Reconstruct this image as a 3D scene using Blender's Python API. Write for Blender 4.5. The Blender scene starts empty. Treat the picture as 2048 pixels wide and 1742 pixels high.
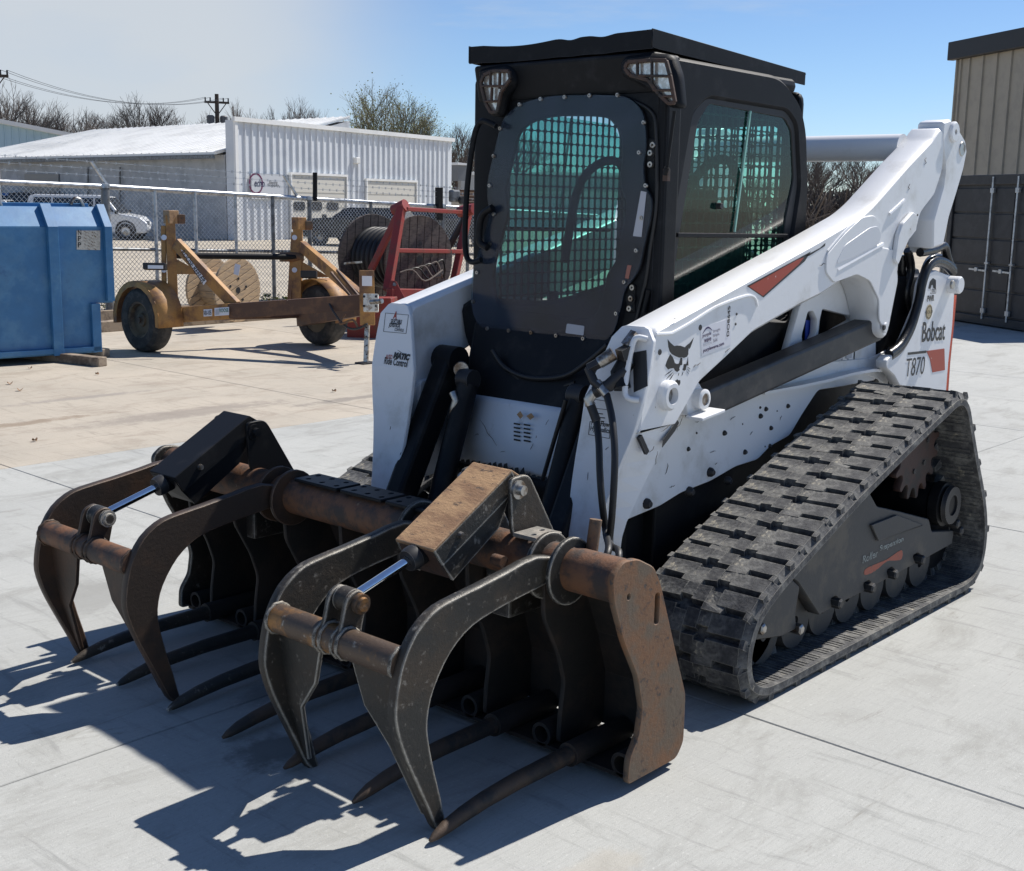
import bpy, bmesh, math, random
from math import radians, sin, cos, pi, sqrt, atan2
from mathutils import Vector, Matrix
random.seed(7)
S = bpy.context.scene
COL = S.collection
# ---------------------------------------------------------------- camera (x = machine forward, y = machine left, z up)
CP = Vector((4.157648, 2.962410, 1.624626)); YAW, PITCH, ROLL, FPX = -2.4117598, -0.1840584, 0.0170805, 2489.094
cF = Vector((cos(YAW)*cos(PITCH), sin(YAW)*cos(PITCH), sin(PITCH)))
cR0 = cF.cross(Vector((0, 0, 1))).normalized(); cU0 = cR0.cross(cF)
cR = cR0*cos(ROLL)+cU0*sin(ROLL); cU = -cR0*sin(ROLL)+cU0*cos(ROLL)
cam = bpy.data.cameras.new('camera'); camo = bpy.data.objects.new('camera', cam); COL.objects.link(camo)
camo.matrix_world = Matrix(((cR.x, cU.x, -cF.x, CP.x), (cR.y, cU.y, -cF.y, CP.y), (cR.z, cU.z, -cF.z, CP.z), (0, 0, 0, 1)))
cam.sensor_width = 36; cam.lens = FPX/2048*36; cam.clip_end = 2000; cam.clip_start = 0.05
S.camera = camo
# ---------------------------------------------------------------- sun, sky, exposure
SUNV = Vector((-0.77, 0.11, 1.0)).normalized()
sun = bpy.data.lights.new('sun', 'SUN'); sun.energy = 5.0; sun.angle = radians(0.5); sun.color = (1.0, 0.95, 0.88)
suno = bpy.data.objects.new('sun', sun); COL.objects.link(suno)
suno.rotation_euler = SUNV.to_track_quat('Z', 'Y').to_euler()
SEL = math.asin(SUNV.z); SAZ = atan2(SUNV.x, SUNV.y)
W = bpy.data.worlds.new('World'); S.world = W; W.use_nodes = True
nt = W.node_tree; nt.nodes.clear()
def wn(t, **k):
    n = nt.nodes.new(t)
    for a, b in k.items(): setattr(n, a, b)
    return n
sky = wn('ShaderNodeTexSky', sky_type='NISHITA', sun_disc=False, sun_elevation=SEL, sun_rotation=SAZ, altitude=1500, air_density=1.0, dust_density=0.05, ozone_density=3.5)
bg = wn('ShaderNodeBackground'); bg.inputs[1].default_value = 0.078
tc = wn('ShaderNodeTexCoord'); mp = wn('ShaderNodeMapping'); mp.inputs['Scale'].default_value = (1.2, 1.2, 3.2)
no = wn('ShaderNodeTexNoise'); no.inputs['Scale'].default_value = 2.0; no.inputs['Detail'].default_value = 6; no.inputs['Roughness'].default_value = 0.55
nt.links.new(tc.outputs['Generated'], mp.inputs[0]); nt.links.new(mp.outputs[0], no.inputs['Vector'])
# thin veil of cloud standing over the buildings on the left: distance from its centre direction
vm = wn('ShaderNodeVectorMath', operation='DISTANCE')
cd = (cF + cR*(-900/FPX) + cU*(760/FPX)).normalized()
vm.inputs[1].default_value = cd; nt.links.new(tc.outputs['Generated'], vm.inputs[0])
mr = wn('ShaderNodeMapRange', interpolation_type='SMOOTHSTEP'); mr.inputs['From Min'].default_value = 0.36; mr.inputs['From Max'].default_value = 0.10
nt.links.new(vm.outputs['Value'], mr.inputs['Value'])
m1 = wn('ShaderNodeMath', operation='MULTIPLY_ADD'); m1.inputs[1].default_value = 1.2; m1.inputs[2].default_value = -0.6
nt.links.new(no.outputs[0], m1.inputs[0])
m2 = wn('ShaderNodeMath', operation='ADD', use_clamp=True); nt.links.new(m1.outputs[0], m2.inputs[0]); nt.links.new(mr.outputs[0], m2.inputs[1])
m3 = wn('ShaderNodeMath', operation='MULTIPLY', use_clamp=True); m3.inputs[1].default_value = 0.92; nt.links.new(m2.outputs[0], m3.inputs[0])
m4a = wn('ShaderNodeMath', operation='MULTIPLY', use_clamp=True); nt.links.new(m3.outputs[0], m4a.inputs[0]); nt.links.new(mr.outputs[0], m4a.inputs[1])
n2 = wn('ShaderNodeTexNoise'); n2.inputs['Scale'].default_value = 3.4; n2.inputs['Detail'].default_value = 9; n2.inputs['Roughness'].default_value = 0.62; mp2 = wn('ShaderNodeMapping'); mp2.inputs['Scale'].default_value = (1, 1, 6.5); nt.links.new(tc.outputs['Generated'], mp2.inputs[0]); nt.links.new(mp2.outputs[0], n2.inputs['Vector'])
r2 = wn('ShaderNodeMapRange', interpolation_type='SMOOTHSTEP'); r2.inputs['From Min'].default_value = 0.50; r2.inputs['From Max'].default_value = 0.78; r2.inputs['To Max'].default_value = 0.38; nt.links.new(n2.outputs[0], r2.inputs['Value'])
m4 = wn('ShaderNodeMath', operation='MAXIMUM'); nt.links.new(m4a.outputs[0], m4.inputs[0]); nt.links.new(r2.outputs[0], m4.inputs[1])
wb = wn('ShaderNodeMixRGB', blend_type='MULTIPLY'); wb.inputs[0].default_value = 1; wb.inputs[2].default_value = (0.95, 1.03, 1.15, 1); nt.links.new(sky.outputs[0], wb.inputs[1])
mx = wn('ShaderNodeMixRGB'); mx.inputs[2].default_value = (6.3, 6.75, 7.2, 1); nt.links.new(m4.outputs[0], mx.inputs[0]); nt.links.new(wb.outputs[0], mx.inputs[1])
nt.links.new(mx.outputs[0], bg.inputs[0]); out = wn('ShaderNodeOutputWorld'); nt.links.new(bg.outputs[0], out.inputs[0])
S.view_settings.view_transform = 'Standard'; S.view_settings.look = 'None'; S.view_settings.gamma = 1; S.view_settings.exposure = 0.36
S.view_settings.use_curve_mapping = False
S.render.engine = 'CYCLES'; S.cycles.max_bounces = 8; S.cycles.transparent_max_bounces = 24; S.cycles.use_denoising = True

# ---------------------------------------------------------------- measuring helpers: a sight line met with a known plane gives a real point
def P(u, v, ax, val):
    d = cF + cR*((u-1024)/FPX) - cU*((v-871)/FPX)
    if ax == 'd': return CP + d*val
    k = 'xyz'.index(ax); return CP + d*((val-CP[k])/d[k])
def Q(pts, ax, val): return [P(u, v, ax, val) for u, v in pts]
# ---------------------------------------------------------------- materials
MATS = {}
def M(name, col, rough=0.6, metal=0.0, col2=None, scale=6.0, amt=(0.45, 0.62), bump=0.0, bscale=60.0, col3=None, scale3=2.0, amt3=(0.55, 0.7), edge=None, ew=0.004, stretch=None, spec=0.5, rough2=None, coat=0, noisy=0.0):
    if name in MATS: return MATS[name]
    m = bpy.data.materials.new(name); m.use_nodes = True; t = m.node_tree; b = t.nodes['Principled BSDF']
    L = t.links.new
    def N(ty, **k):
        n = t.nodes.new(ty)
        for a, c in k.items(): setattr(n, a, c)
        return n
    co = N('ShaderNodeTexCoord'); vec = co.outputs['Object']
    if stretch:
        mp = N('ShaderNodeMapping'); mp.inputs['Scale'].default_value = stretch; L(vec, mp.inputs[0]); vec = mp.outputs[0]
    rgb = N('ShaderNodeRGB'); rgb.outputs[0].default_value = (*col, 1); c = rgb.outputs[0]
    b.inputs['Roughness'].default_value = rough; b.inputs['Metallic'].default_value = metal
    b.inputs['Specular IOR Level'].default_value = spec
    if coat: b.inputs['Coat Weight'].default_value = coat; b.inputs['Coat Roughness'].default_value = 0.08
    def mask(sc, am, detail=8, r=0.65):
        n = N('ShaderNodeTexNoise'); n.inputs['Scale'].default_value = sc; n.inputs['Detail'].default_value = detail; n.inputs['Roughness'].default_value = r; L(vec, n.inputs['Vector'])
        mr = N('ShaderNodeMapRange', interpolation_type='SMOOTHSTEP'); mr.inputs['From Min'].default_value = am[0]; mr.inputs['From Max'].default_value = am[1]; L(n.outputs[0], mr.inputs['Value'])
        return mr.outputs[0]
    def mix(f, a, cc):
        n = N('ShaderNodeMixRGB'); L(f, n.inputs[0]); L(a, n.inputs[1]); n.inputs[2].default_value = (*cc, 1); return n.outputs[0]
    if col2:
        f = mask(scale, amt); c = mix(f, c, col2)
        if rough2 is not None:
            mr = N('ShaderNodeMapRange'); mr.inputs['To Min'].default_value = rough; mr.inputs['To Max'].default_value = rough2; L(f, mr.inputs['Value']); L(mr.outputs[0], b.inputs['Roughness'])
    if col3: c = mix(mask(scale3, amt3, 10, 0.7), c, col3)
    if noisy:
        n = N('ShaderNodeTexNoise'); n.inputs['Scale'].default_value = bscale*1.3; n.inputs['Detail'].default_value = 4; L(vec, n.inputs['Vector'])
        mr = N('ShaderNodeMapRange'); mr.inputs['From Min'].default_value = 0.3; mr.inputs['From Max'].default_value = 0.7; mr.inputs['To Min'].default_value = 1-noisy; mr.inputs['To Max'].default_value = 1+noisy; L(n.outputs[0], mr.inputs['Value'])
        vmul = N('ShaderNodeVectorMath', operation='SCALE'); L(c, vmul.inputs[0]); L(mr.outputs[0], vmul.inputs['Scale']); c = vmul.outputs[0]
    if edge:
        bv = N('ShaderNodeBevel', samples=4); bv.inputs['Radius'].default_value = ew
        ge = N('ShaderNodeNewGeometry'); dt = N('ShaderNodeVectorMath', operation='DOT_PRODUCT'); L(bv.outputs[0], dt.inputs[0]); L(ge.outputs['Normal'], dt.inputs[1])
        n = N('ShaderNodeTexNoise'); n.inputs['Scale'].default_value = 26; n.inputs['Detail'].default_value = 6; L(co.outputs['Object'], n.inputs['Vector'])
        ad = N('ShaderNodeMath', operation='MULTIPLY_ADD'); L(n.outputs[0], ad.inputs[0]); ad.inputs[1].default_value = 0.25; L(dt.outputs['Value'], ad.inputs[2])
        mr = N('ShaderNodeMapRange', interpolation_type='SMOOTHSTEP'); mr.inputs['From Min'].default_value = 1.08; mr.inputs['From Max'].default_value = 0.98; L(ad.outputs[0], mr.inputs['Value'])
        c = mix(mr.outputs[0], c, edge)
    L(c, b.inputs['Base Color'])
    if bump:
        n = N('ShaderNodeTexNoise'); n.inputs['Scale'].default_value = bscale; n.inputs['Detail'].default_value = 6; n.inputs['Roughness'].default_value = 0.7; L(vec, n.inputs['Vector'])
        bp = N('ShaderNodeBump'); bp.inputs['Strength'].default_value = bump; bp.inputs['Distance'].default_value = 0.01; L(n.outputs[0], bp.inputs['Height']); L(bp.outputs[0], b.inputs['Normal'])
    MATS[name] = m; return m
def MG(name, tint, diff, ior=1.45, rough=0.02, alpha=0.0):
    m = bpy.data.materials.new(name); m.use_nodes = True; t = m.node_tree; t.nodes.clear(); L = t.links.new
    N = t.nodes.new
    tr = N('ShaderNodeBsdfTransparent'); tr.inputs[0].default_value = (*tint, 1)
    gl = N('ShaderNodeBsdfGlossy'); gl.inputs['Roughness'].default_value = rough; gl.inputs[0].default_value = (1, 1, 1, 1)
    fr = N('ShaderNodeFresnel'); fr.inputs[0].default_value = ior
    df = N('ShaderNodeBsdfDiffuse'); df.inputs[0].default_value = (*diff, 1)
    co = N('ShaderNodeTexCoord'); no = N('ShaderNodeTexNoise'); no.inputs['Scale'].default_value = 9; no.inputs['Detail'].default_value = 8; L(co.outputs['Object'], no.inputs['Vector'])
    mr = N('ShaderNodeMapRange'); mr.inputs['From Min'].default_value = 0.35; mr.inputs['From Max'].default_value = 0.75; mr.inputs['To Min'].default_value = alpha*0.6; mr.inputs['To Max'].default_value = alpha*1.5; L(no.outputs[0], mr.inputs['Value'])
    a = N('ShaderNodeMixShader'); L(mr.outputs[0], a.inputs[0]); L(tr.outputs[0], a.inputs[1]); L(df.outputs[0], a.inputs[2])
    ge = N('ShaderNodeNewGeometry'); ml = N('ShaderNodeMath'); ml.operation = 'MULTIPLY'; inv = N('ShaderNodeMath'); inv.operation = 'SUBTRACT'; inv.inputs[0].default_value = 1; L(ge.outputs['Backfacing'], inv.inputs[1]); L(fr.outputs[0], ml.inputs[0]); L(inv.outputs[0], ml.inputs[1])
    b = N('ShaderNodeMixShader'); L(ml.outputs[0], b.inputs[0]); L(a.outputs[0], b.inputs[1]); L(gl.outputs[0], b.inputs[2])
    o = N('ShaderNodeOutputMaterial'); L(b.outputs[0], o.inputs[0]); MATS[name] = m; return m
WHITE = M('white_paint', (0.76, 0.77, 0.78), 0.36, col2=(0.55, 0.54, 0.51), scale=5, amt=(0.50, 0.80), bump=0.05, bscale=60, col3=(0.24, 0.20, 0.16), scale3=34, amt3=(0.69, 0.72), spec=0.45)
WHITEW = M('worn_white_paint', (0.66, 0.69, 0.73), 0.42, col2=(0.32, 0.31, 0.3), scale=11, amt=(0.6, 0.8), bump=0.06, bscale=90, col3=(0.10, 0.06, 0.04), scale3=30, amt3=(0.69, 0.72))
BLACKM = M('black_machine_paint', (0.0085, 0.009, 0.0105), 0.48, col2=(0.026, 0.025, 0.024), scale=8, amt=(0.5, 0.75), bump=0.08, bscale=120, spec=0.2)
CABM = M('cab_black', (0.006, 0.007, 0.009), 0.55, col2=(0.022, 0.023, 0.026), scale=11, amt=(0.5, 0.8), bump=0.10, bscale=150, edge=(0.05, 0.05, 0.056), ew=0.004, spec=0.2, col3=(0.04, 0.04, 0.042), scale3=22, amt3=(0.66, 0.78))
DGREY = M('dark_grey_frame', (0.04, 0.041, 0.043), 0.6, col2=(0.085, 0.075, 0.062), scale=5, amt=(0.48, 0.66), bump=0.12, bscale=80, edge=(0.14, 0.13, 0.115), ew=0.003)
RUBBER = M('track_rubber', (0.046, 0.047, 0.051), 0.8, col2=(0.15, 0.148, 0.14), scale=13, amt=(0.42, 0.66), bump=0.5, bscale=55, col3=(0.33, 0.30, 0.235), scale3=19, amt3=(0.58, 0.70), noisy=0.3, edge=(0.25, 0.24, 0.21), ew=0.004)
TYRE = M('tyre_rubber', (0.03, 0.03, 0.031), 0.85, col2=(0.07, 0.065, 0.06), scale=10, bump=0.2)
GRAP = M('grapple_steel', (0.028, 0.027, 0.024), 0.50, metal=0.2, col2=(0.058, 0.044, 0.031), scale=4, amt=(0.42, 0.66), bump=0.35, bscale=70, col3=(0.20, 0.185, 0.16), scale3=32, amt3=(0.575, 0.69), edge=(0.62, 0.58, 0.50), ew=0.011, rough2=0.7)
RUSTG = M('rusty_grapple_steel', (0.125, 0.092, 0.062), 0.72, col2=(0.19, 0.09, 0.04), scale=7, amt=(0.42, 0.62), bump=0.35, bscale=90, col3=(0.05, 0.045, 0.04), scale3=14, amt3=(0.55, 0.66), edge=(0.34, 0.17, 0.09), ew=0.004)
RUSTO = M('orange_rust', (0.42, 0.255, 0.13), 0.74, col2=(0.26, 0.145, 0.075), scale=8, amt=(0.42, 0.62), bump=0.35, bscale=60, col3=(0.13, 0.085, 0.055), scale3=34, amt3=(0.56, 0.66), stretch=(1.6, 0.7, 1.6), edge=(0.5, 0.36, 0.22), ew=0.006)
TUBER = M('rusty_tube', (0.16, 0.072, 0.034), 0.66, col2=(0.05, 0.035, 0.028), scale=9, amt=(0.42, 0.6), bump=0.3, bscale=110, col3=(0.40, 0.30, 0.19), scale3=14, amt3=(0.64, 0.74))
INNER = M('shaded_grapple_steel', (0.016, 0.014, 0.012), 0.75, col2=(0.035, 0.024, 0.018), scale=6, bump=0.2, edge=(0.07, 0.055, 0.045), ew=0.003)  # darker than the outer steel: the shade inside the grapple put into the colour
CHROME = M('chrome_rod', (0.75, 0.77, 0.8), 0.08, metal=1.0, noisy=0.06)
STEEL = M('bare_steel', (0.42, 0.41, 0.39), 0.35, metal=0.9, col2=(0.16, 0.12, 0.09), scale=18, bump=0.1)
BOLT = M('bolt_dark', (0.03, 0.03, 0.032), 0.5, metal=0.3, edge=(0.25, 0.24, 0.22), ew=0.002)
HOSE = M('hose_black', (0.012, 0.012, 0.013), 0.5, bump=0.1, bscale=200)
GRIDM = M('grid_black', (0.008, 0.012, 0.013), 0.55)
SEATM = M('seat_black', (0.02, 0.02, 0.022), 0.75)
GLASS = MG('green_tinted_glass', (0.56, 0.86, 0.79), (0.04, 0.10, 0.09), 1.38, 0.03, 0.08)
POLY = MG('scratched_door_sheet', (0.80, 0.93, 0.95), (0.085, 0.10, 0.155), 1.34, 0.14, 0.19)
LENS = M('lamp_lens', (0.55, 0.5, 0.44), 0.2, col2=(0.8, 0.76, 0.7), scale=60, metal=0.5)
RUSTB = M('rusty_brown_guard', (0.07, 0.04, 0.028), 0.65, col2=(0.025, 0.022, 0.02), scale=14, bump=0.15)
DECALK = M('decal_black', (0.012, 0.012, 0.013), 0.45, col2=(0.5, 0.5, 0.5), scale=55, amt=(0.68, 0.72))
DECALR = M('decal_red', (0.36, 0.045, 0.02), 0.45, col2=(0.68, 0.64, 0.6), scale=60, amt=(0.66, 0.69))
DECALW = M('decal_white', (0.72, 0.72, 0.76), 0.4)
DECALP = M('decal_purple', (0.03, 0.015, 0.09), 0.4)
DECALG = M('decal_grey', (0.45, 0.46, 0.5), 0.5)
TAN = M('faded_gold', (0.45, 0.36, 0.2), 0.5)
YEL = M('yellow_trailer_paint', (0.40, 0.205, 0.06), 0.6, col2=(0.17, 0.085, 0.045), scale=4, amt=(0.44, 0.64), bump=0.08, col3=(0.06, 0.04, 0.028), scale3=14, amt3=(0.63, 0.7), noisy=0.1)
YELR = M('brown_primer_beam', (0.085, 0.042, 0.026), 0.6, col2=(0.14, 0.07, 0.035), scale=5, bump=0.1)
RED = M('red_trailer_paint', (0.25, 0.036, 0.030), 0.5, col2=(0.16, 0.05, 0.035), scale=6, amt=(0.5, 0.66), bump=0.08)
WOODR = M('reel_wood_pale', (0.46, 0.33, 0.20), 0.8, col2=(0.33, 0.25, 0.17), scale=3, stretch=(3, 3, 14), bump=0.3, bscale=20, col3=(0.2, 0.13, 0.09), scale3=8)
WOODD = M('reel_wood_weathered', (0.10, 0.082, 0.075), 0.85, col2=(0.055, 0.045, 0.042), scale=4, stretch=(3, 3, 10), bump=0.3, bscale=20, col3=(0.17, 0.14, 0.12), scale3=9)
TIMB = M('timber', (0.30, 0.24, 0.18), 0.85, col2=(0.12, 0.09, 0.07), scale=5, bump=0.3, bscale=30)
GALV = M('galvanised', (0.50, 0.52, 0.54), 0.38, metal=0.75, col2=(0.3, 0.31, 0.32), scale=12)
GALVD = M('galvanised_dull', (0.20, 0.21, 0.22), 0.5, metal=0.6, col2=(0.1, 0.1, 0.1), scale=12)
BLUE = M('blue_dumpster_paint', (0.035, 0.155, 0.33), 0.45, col2=(0.08, 0.22, 0.38), scale=3, amt=(0.42, 0.66), bump=0.12, bscale=6, col3=(0.02, 0.09, 0.22), scale3=1.5, noisy=.08)
BRANCH = M('bare_branch', (0.11, 0.092, 0.082), 0.9, col2=(0.13, 0.11, 0.095), scale=2)
BRANCHG = M('budding_branch', (0.135, 0.118, 0.072), 0.9, col2=(0.10, 0.10, 0.05), scale=2)
BUDS = M('spring_buds', (0.20, 0.21, 0.09), 0.9, col2=(0.13, 0.15, 0.05), scale=3)

# ---------------------------------------------------------------- object helpers
def par(o, p):
    if p is None: return
    o.parent = p
    if p.type == 'EMPTY': o.matrix_parent_inverse = p.matrix_basis.inverted()
def thing(name, loc, label, cat, group=None):
    o = bpy.data.objects.new(name, None); COL.objects.link(o); o.location = loc; o.empty_display_size = 0.2
    o['label'] = label; o['category'] = cat
    if group: o['group'] = group
    return o
def tag(o, label, cat, group=None):
    o['label'] = label; o['category'] = cat
    if group: o['group'] = group
    return o
def link(name, me, mat, parent=None, bevel=0, smooth=0, kind=None, seg=2):
    if mat and not me.materials: me.materials.append(mat)
    if smooth:
        me.shade_smooth()
        me.set_sharp_from_angle(angle=radians(smooth))
    o = bpy.data.objects.new(name, me); COL.objects.link(o); par(o, parent)
    if bevel:
        b = o.modifiers.new('b', 'BEVEL'); b.width = bevel; b.segments = seg; b.limit_method = 'ANGLE'; b.angle_limit = radians(38)
    if kind: o['kind'] = kind
    return o
class MB:
    def __init__(s): s.v = []; s.f = []
    def add(s, vs, fs):
        b = len(s.v); s.v += [Vector(x) for x in vs]; s.f += [tuple(b+i for i in f) for f in fs]; return s
    def hexa(s, b, t):  # 4 bottom, 4 top
        return s.add(list(b)+list(t), [(3, 2, 1, 0), (4, 5, 6, 7), (0, 1, 5, 4), (1, 2, 6, 5), (2, 3, 7, 6), (3, 0, 4, 7)])
    def box(s, x0, x1, y0, y1, z0, z1):
        return s.hexa([(x0, y0, z0), (x1, y0, z0), (x1, y1, z0), (x0, y1, z0)], [(x0, y0, z1), (x1, y0, z1), (x1, y1, z1), (x0, y1, z1)])
    def obox(s, c, ax, ay, az):  # centre and three half axes
        c = Vector(c); ax = Vector(ax); ay = Vector(ay); az = Vector(az)
        return s.hexa([c-ax-ay-az, c+ax-ay-az, c+ax+ay-az, c-ax+ay-az], [c-ax-ay+az, c+ax-ay+az, c+ax+ay+az, c-ax+ay+az])
    def bar(s, a, b, w, h, up=(0, 0, 1)):
        a = Vector(a); b = Vector(b); d = b-a; n = d.normalized(); r = n.cross(Vector(up))
        if r.length < 1e-4: r = n.cross(Vector((1, 0, 0)))
        r.normalize(); u = r.cross(n)
        return s.obox((a+b)/2, d/2, r*w/2, u*h/2)
    def prism(s, pts, vec):
        vec = Vector(vec); n = len(pts); pts = [Vector(p) for p in pts]
        return s.add(pts+[p+vec for p in pts], [tuple(range(n)), tuple(range(2*n-1, n-1, -1))]+[(i, i+n, (i+1) % n+n, (i+1) % n) for i in range(n)])
    def tube(s, pts, r, n=10, cap=True):
        pts = [Vector(p) for p in pts]; rs = r if isinstance(r, (list, tuple)) else [r]*len(pts)
        d0 = (pts[1]-pts[0]).normalized(); x = d0.orthogonal().normalized(); vs = []
        for i, p in enumerate(pts):
            d = (pts[min(i+1, len(pts)-1)]-pts[max(i-1, 0)]).normalized()
            x = (x-d*x.dot(d)).normalized(); y = d.cross(x)
            vs += [p+(x*cos(2*pi*k/n)+y*sin(2*pi*k/n))*rs[i] for k in range(n)]
        fs = [(i*n+k, i*n+(k+1) % n, (i+1)*n+(k+1) % n, (i+1)*n+k) for i in range(len(pts)-1) for k in range(n)]
        if cap: fs += [tuple(range(n-1, -1, -1)), tuple(range((len(pts)-1)*n, len(pts)*n))]
        return s.add(vs, fs)
    def cyl(s, a, b, r, n=16): return s.tube([a, b], r, n)
    def ring(s, c, ax, prof, n=24):  # lathe: prof of (along axis, radius), closed loop
        c = Vector(c); ax = Vector(ax).normalized(); x = ax.orthogonal().normalized(); y = ax.cross(x); m = len(prof); vs = []
        for k in range(n):
            dr = x*cos(2*pi*k/n)+y*sin(2*pi*k/n)
            vs += [c+ax*h+dr*r for h, r in prof]
        return s.add(vs, [(k*m+j, k*m+(j+1) % m, ((k+1) % n)*m+(j+1) % m, ((k+1) % n)*m+j) for k in range(n) for j in range(m)])
    def build(s, name, mat, parent=None, **k):
        me = bpy.data.meshes.new(name); me.from_pydata([tuple(v) for v in s.v], [], s.f)
        bm = bmesh.new(); bm.from_mesh(me); bmesh.ops.recalc_face_normals(bm, faces=bm.faces); bm.to_mesh(me); bm.free()
        return link(name, me, mat, parent, **k)
def crv(pts, closed=True, k=6):  # Catmull-Rom through 2D/3D points
    pts = [Vector(p) for p in pts]; n = len(pts); o = []
    rng = range(n if closed else n-1)
    for i in rng:
        g = (lambda j: pts[j % n]) if closed else (lambda j: pts[min(max(j, 0), n-1)])
        a, b, c, d = g(i-1), g(i), g(i+1), g(i+2)
        for j in range(k):
            t = j/k; o.append(0.5*((2*b)+(c-a)*t+(2*a-5*b+4*c-d)*t*t+(3*b-3*c+d-a)*t**3))
    if not closed: o.append(pts[-1])
    return o
def rnd(pts, r=0.02, k=4):  # rounded polygon corners; a point may carry its own radius as third value
    o = []; n = len(pts)
    for i in range(n):
        p = Vector(pts[i][:2]); a = Vector(pts[i-1][:2]); b = Vector(pts[(i+1) % n][:2]); rr = pts[i][2] if len(pts[i]) > 2 else r
        da, db = a-p, b-p; la, lb = da.length, db.length
        if la < 1e-6 or lb < 1e-6: continue
        q = min(rr, la*0.45, lb*0.45); s0 = p+da/la*q; s1 = p+db/lb*q
        for j in range(k+1):
            t = j/k; o.append(s0*(1-t)**2+p*2*t*(1-t)+s1*t*t)
    return o
def plate(name, outs, frame, th, mat, parent=None, bev=0.002, kind=None, smooth=0, res=None):
    """flat plate with holes: outs = 2D loops (first outer); frame = (origin, xaxis, yaxis); extruded +-th/2 along the normal"""
    cu = bpy.data.curves.new(name, 'CURVE'); cu.dimensions = '2D'; cu.fill_mode = 'BOTH'
    for lp in outs:
        sp = cu.splines.new('POLY'); sp.points.add(len(lp)-1)
        for i, p in enumerate(lp): sp.points[i].co = (p[0], p[1], 0, 1)
        sp.use_cyclic_u = True
    cu.extrude = max(th/2-bev, 0.0); cu.bevel_depth = bev; cu.bevel_resolution = 0; cu.offset = -bev
    to = bpy.data.objects.new('t', cu); COL.objects.link(to)
    dg = bpy.context.evaluated_depsgraph_get(); me = bpy.data.meshes.new_from_object(to.evaluated_get(dg)); me.name = name
    bpy.data.objects.remove(to); bpy.data.curves.remove(cu)
    o, x, y = (Vector(q) for q in frame); z = x.cross(y)
    me.transform(Matrix(((x.x, y.x, z.x, o.x), (x.y, y.y, z.y, o.y), (x.z, y.z, z.z, o.z), (0, 0, 0, 1))))
    me.materials.clear()
    return link(name, me, mat, parent, kind=kind, smooth=smooth)
def yplate(name, outs, y, th, mat, parent=None, **k):  # loops of (x,z); plate between y-th and y (outer face at y)
    sgn = 1 if y > 0 else -1
    return plate(name, outs, ((0, y-sgn*th/2, 0), (1, 0, 0), (0, 0, 1)), th, mat, parent, **k)
def xz(pix, y): return [(P(u, v, 'y', y).x, P(u, v, 'y', y).z) for u, v in pix]
def yz(pix, x): return [(P(u, v, 'x', x).y, P(u, v, 'x', x).z) for u, v in pix]
def xplate(name, outs, x, th, mat, parent=None, **k):  # loops of (y,z), front face at x
    return plate(name, outs, ((x-th/2, 0, 0), (0, 1, 0), (0, 0, 1)), th, mat, parent, **k)
def text(name, body, pos, xd, yd, size, mat, parent=None, width=None, shear=0, th=0.0006, bold=0.0):
    cu = bpy.data.curves.new(name, 'FONT'); cu.body = body; cu.size = 1; cu.align_x = 'LEFT'; cu.shear = shear; cu.extrude = 0; cu.offset = bold; cu.resolution_u = 3
    to = bpy.data.objects.new('t', cu); COL.objects.link(to)
    dg = bpy.context.evaluated_depsgraph_get(); me = bpy.data.meshes.new_from_object(to.evaluated_get(dg)); me.name = name
    bpy.data.objects.remove(to); bpy.data.curves.remove(cu)
    xs = [v.co.x for v in me.vertices]; ys = [v.co.y for v in me.vertices]
    x0, x1, y0, y1 = min(xs), max(xs), min(ys), max(ys)
    sy = size/(y1-y0); sx = (width/(x1-x0)) if width else sy
    x = Vector(xd).normalized(); y = Vector(yd).normalized(); z = x.cross(y).normalized(); o = Vector(pos)
    for v in me.vertices:
        v.co = o+x*((v.co.x-x0)*sx)+y*((v.co.y-y0)*sy)+z*th
    me.materials.clear()
    return link(name, me, mat, parent)
def dupe(src, name=None, mw=None, parent=None):
    c = src.copy(); COL.objects.link(c)
    if mw is not None: c.matrix_basis = mw @ c.matrix_basis
    if parent: par(c, parent)
    return c
def mirror_y(o, parent=None, name=None, yc=0.0):
    me = o.data.copy(); me.transform(Matrix(((1, 0, 0, 0), (0, -1, 0, 2*yc), (0, 0, 1, 0), (0, 0, 0, 1)))); me.flip_normals()
    c = bpy.data.objects.new(name or o.name.split('.')[0], me); COL.objects.link(c); par(c, parent or o.parent)
    for m in o.modifiers:
        if m.type == 'BEVEL':
            b = c.modifiers.new('b', 'BEVEL'); b.width = m.width; b.segments = m.segments; b.limit_method = 'ANGLE'; b.angle_limit = m.angle_limit
    if 'kind' in o.keys(): c['kind'] = o['kind']
    return c
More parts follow.
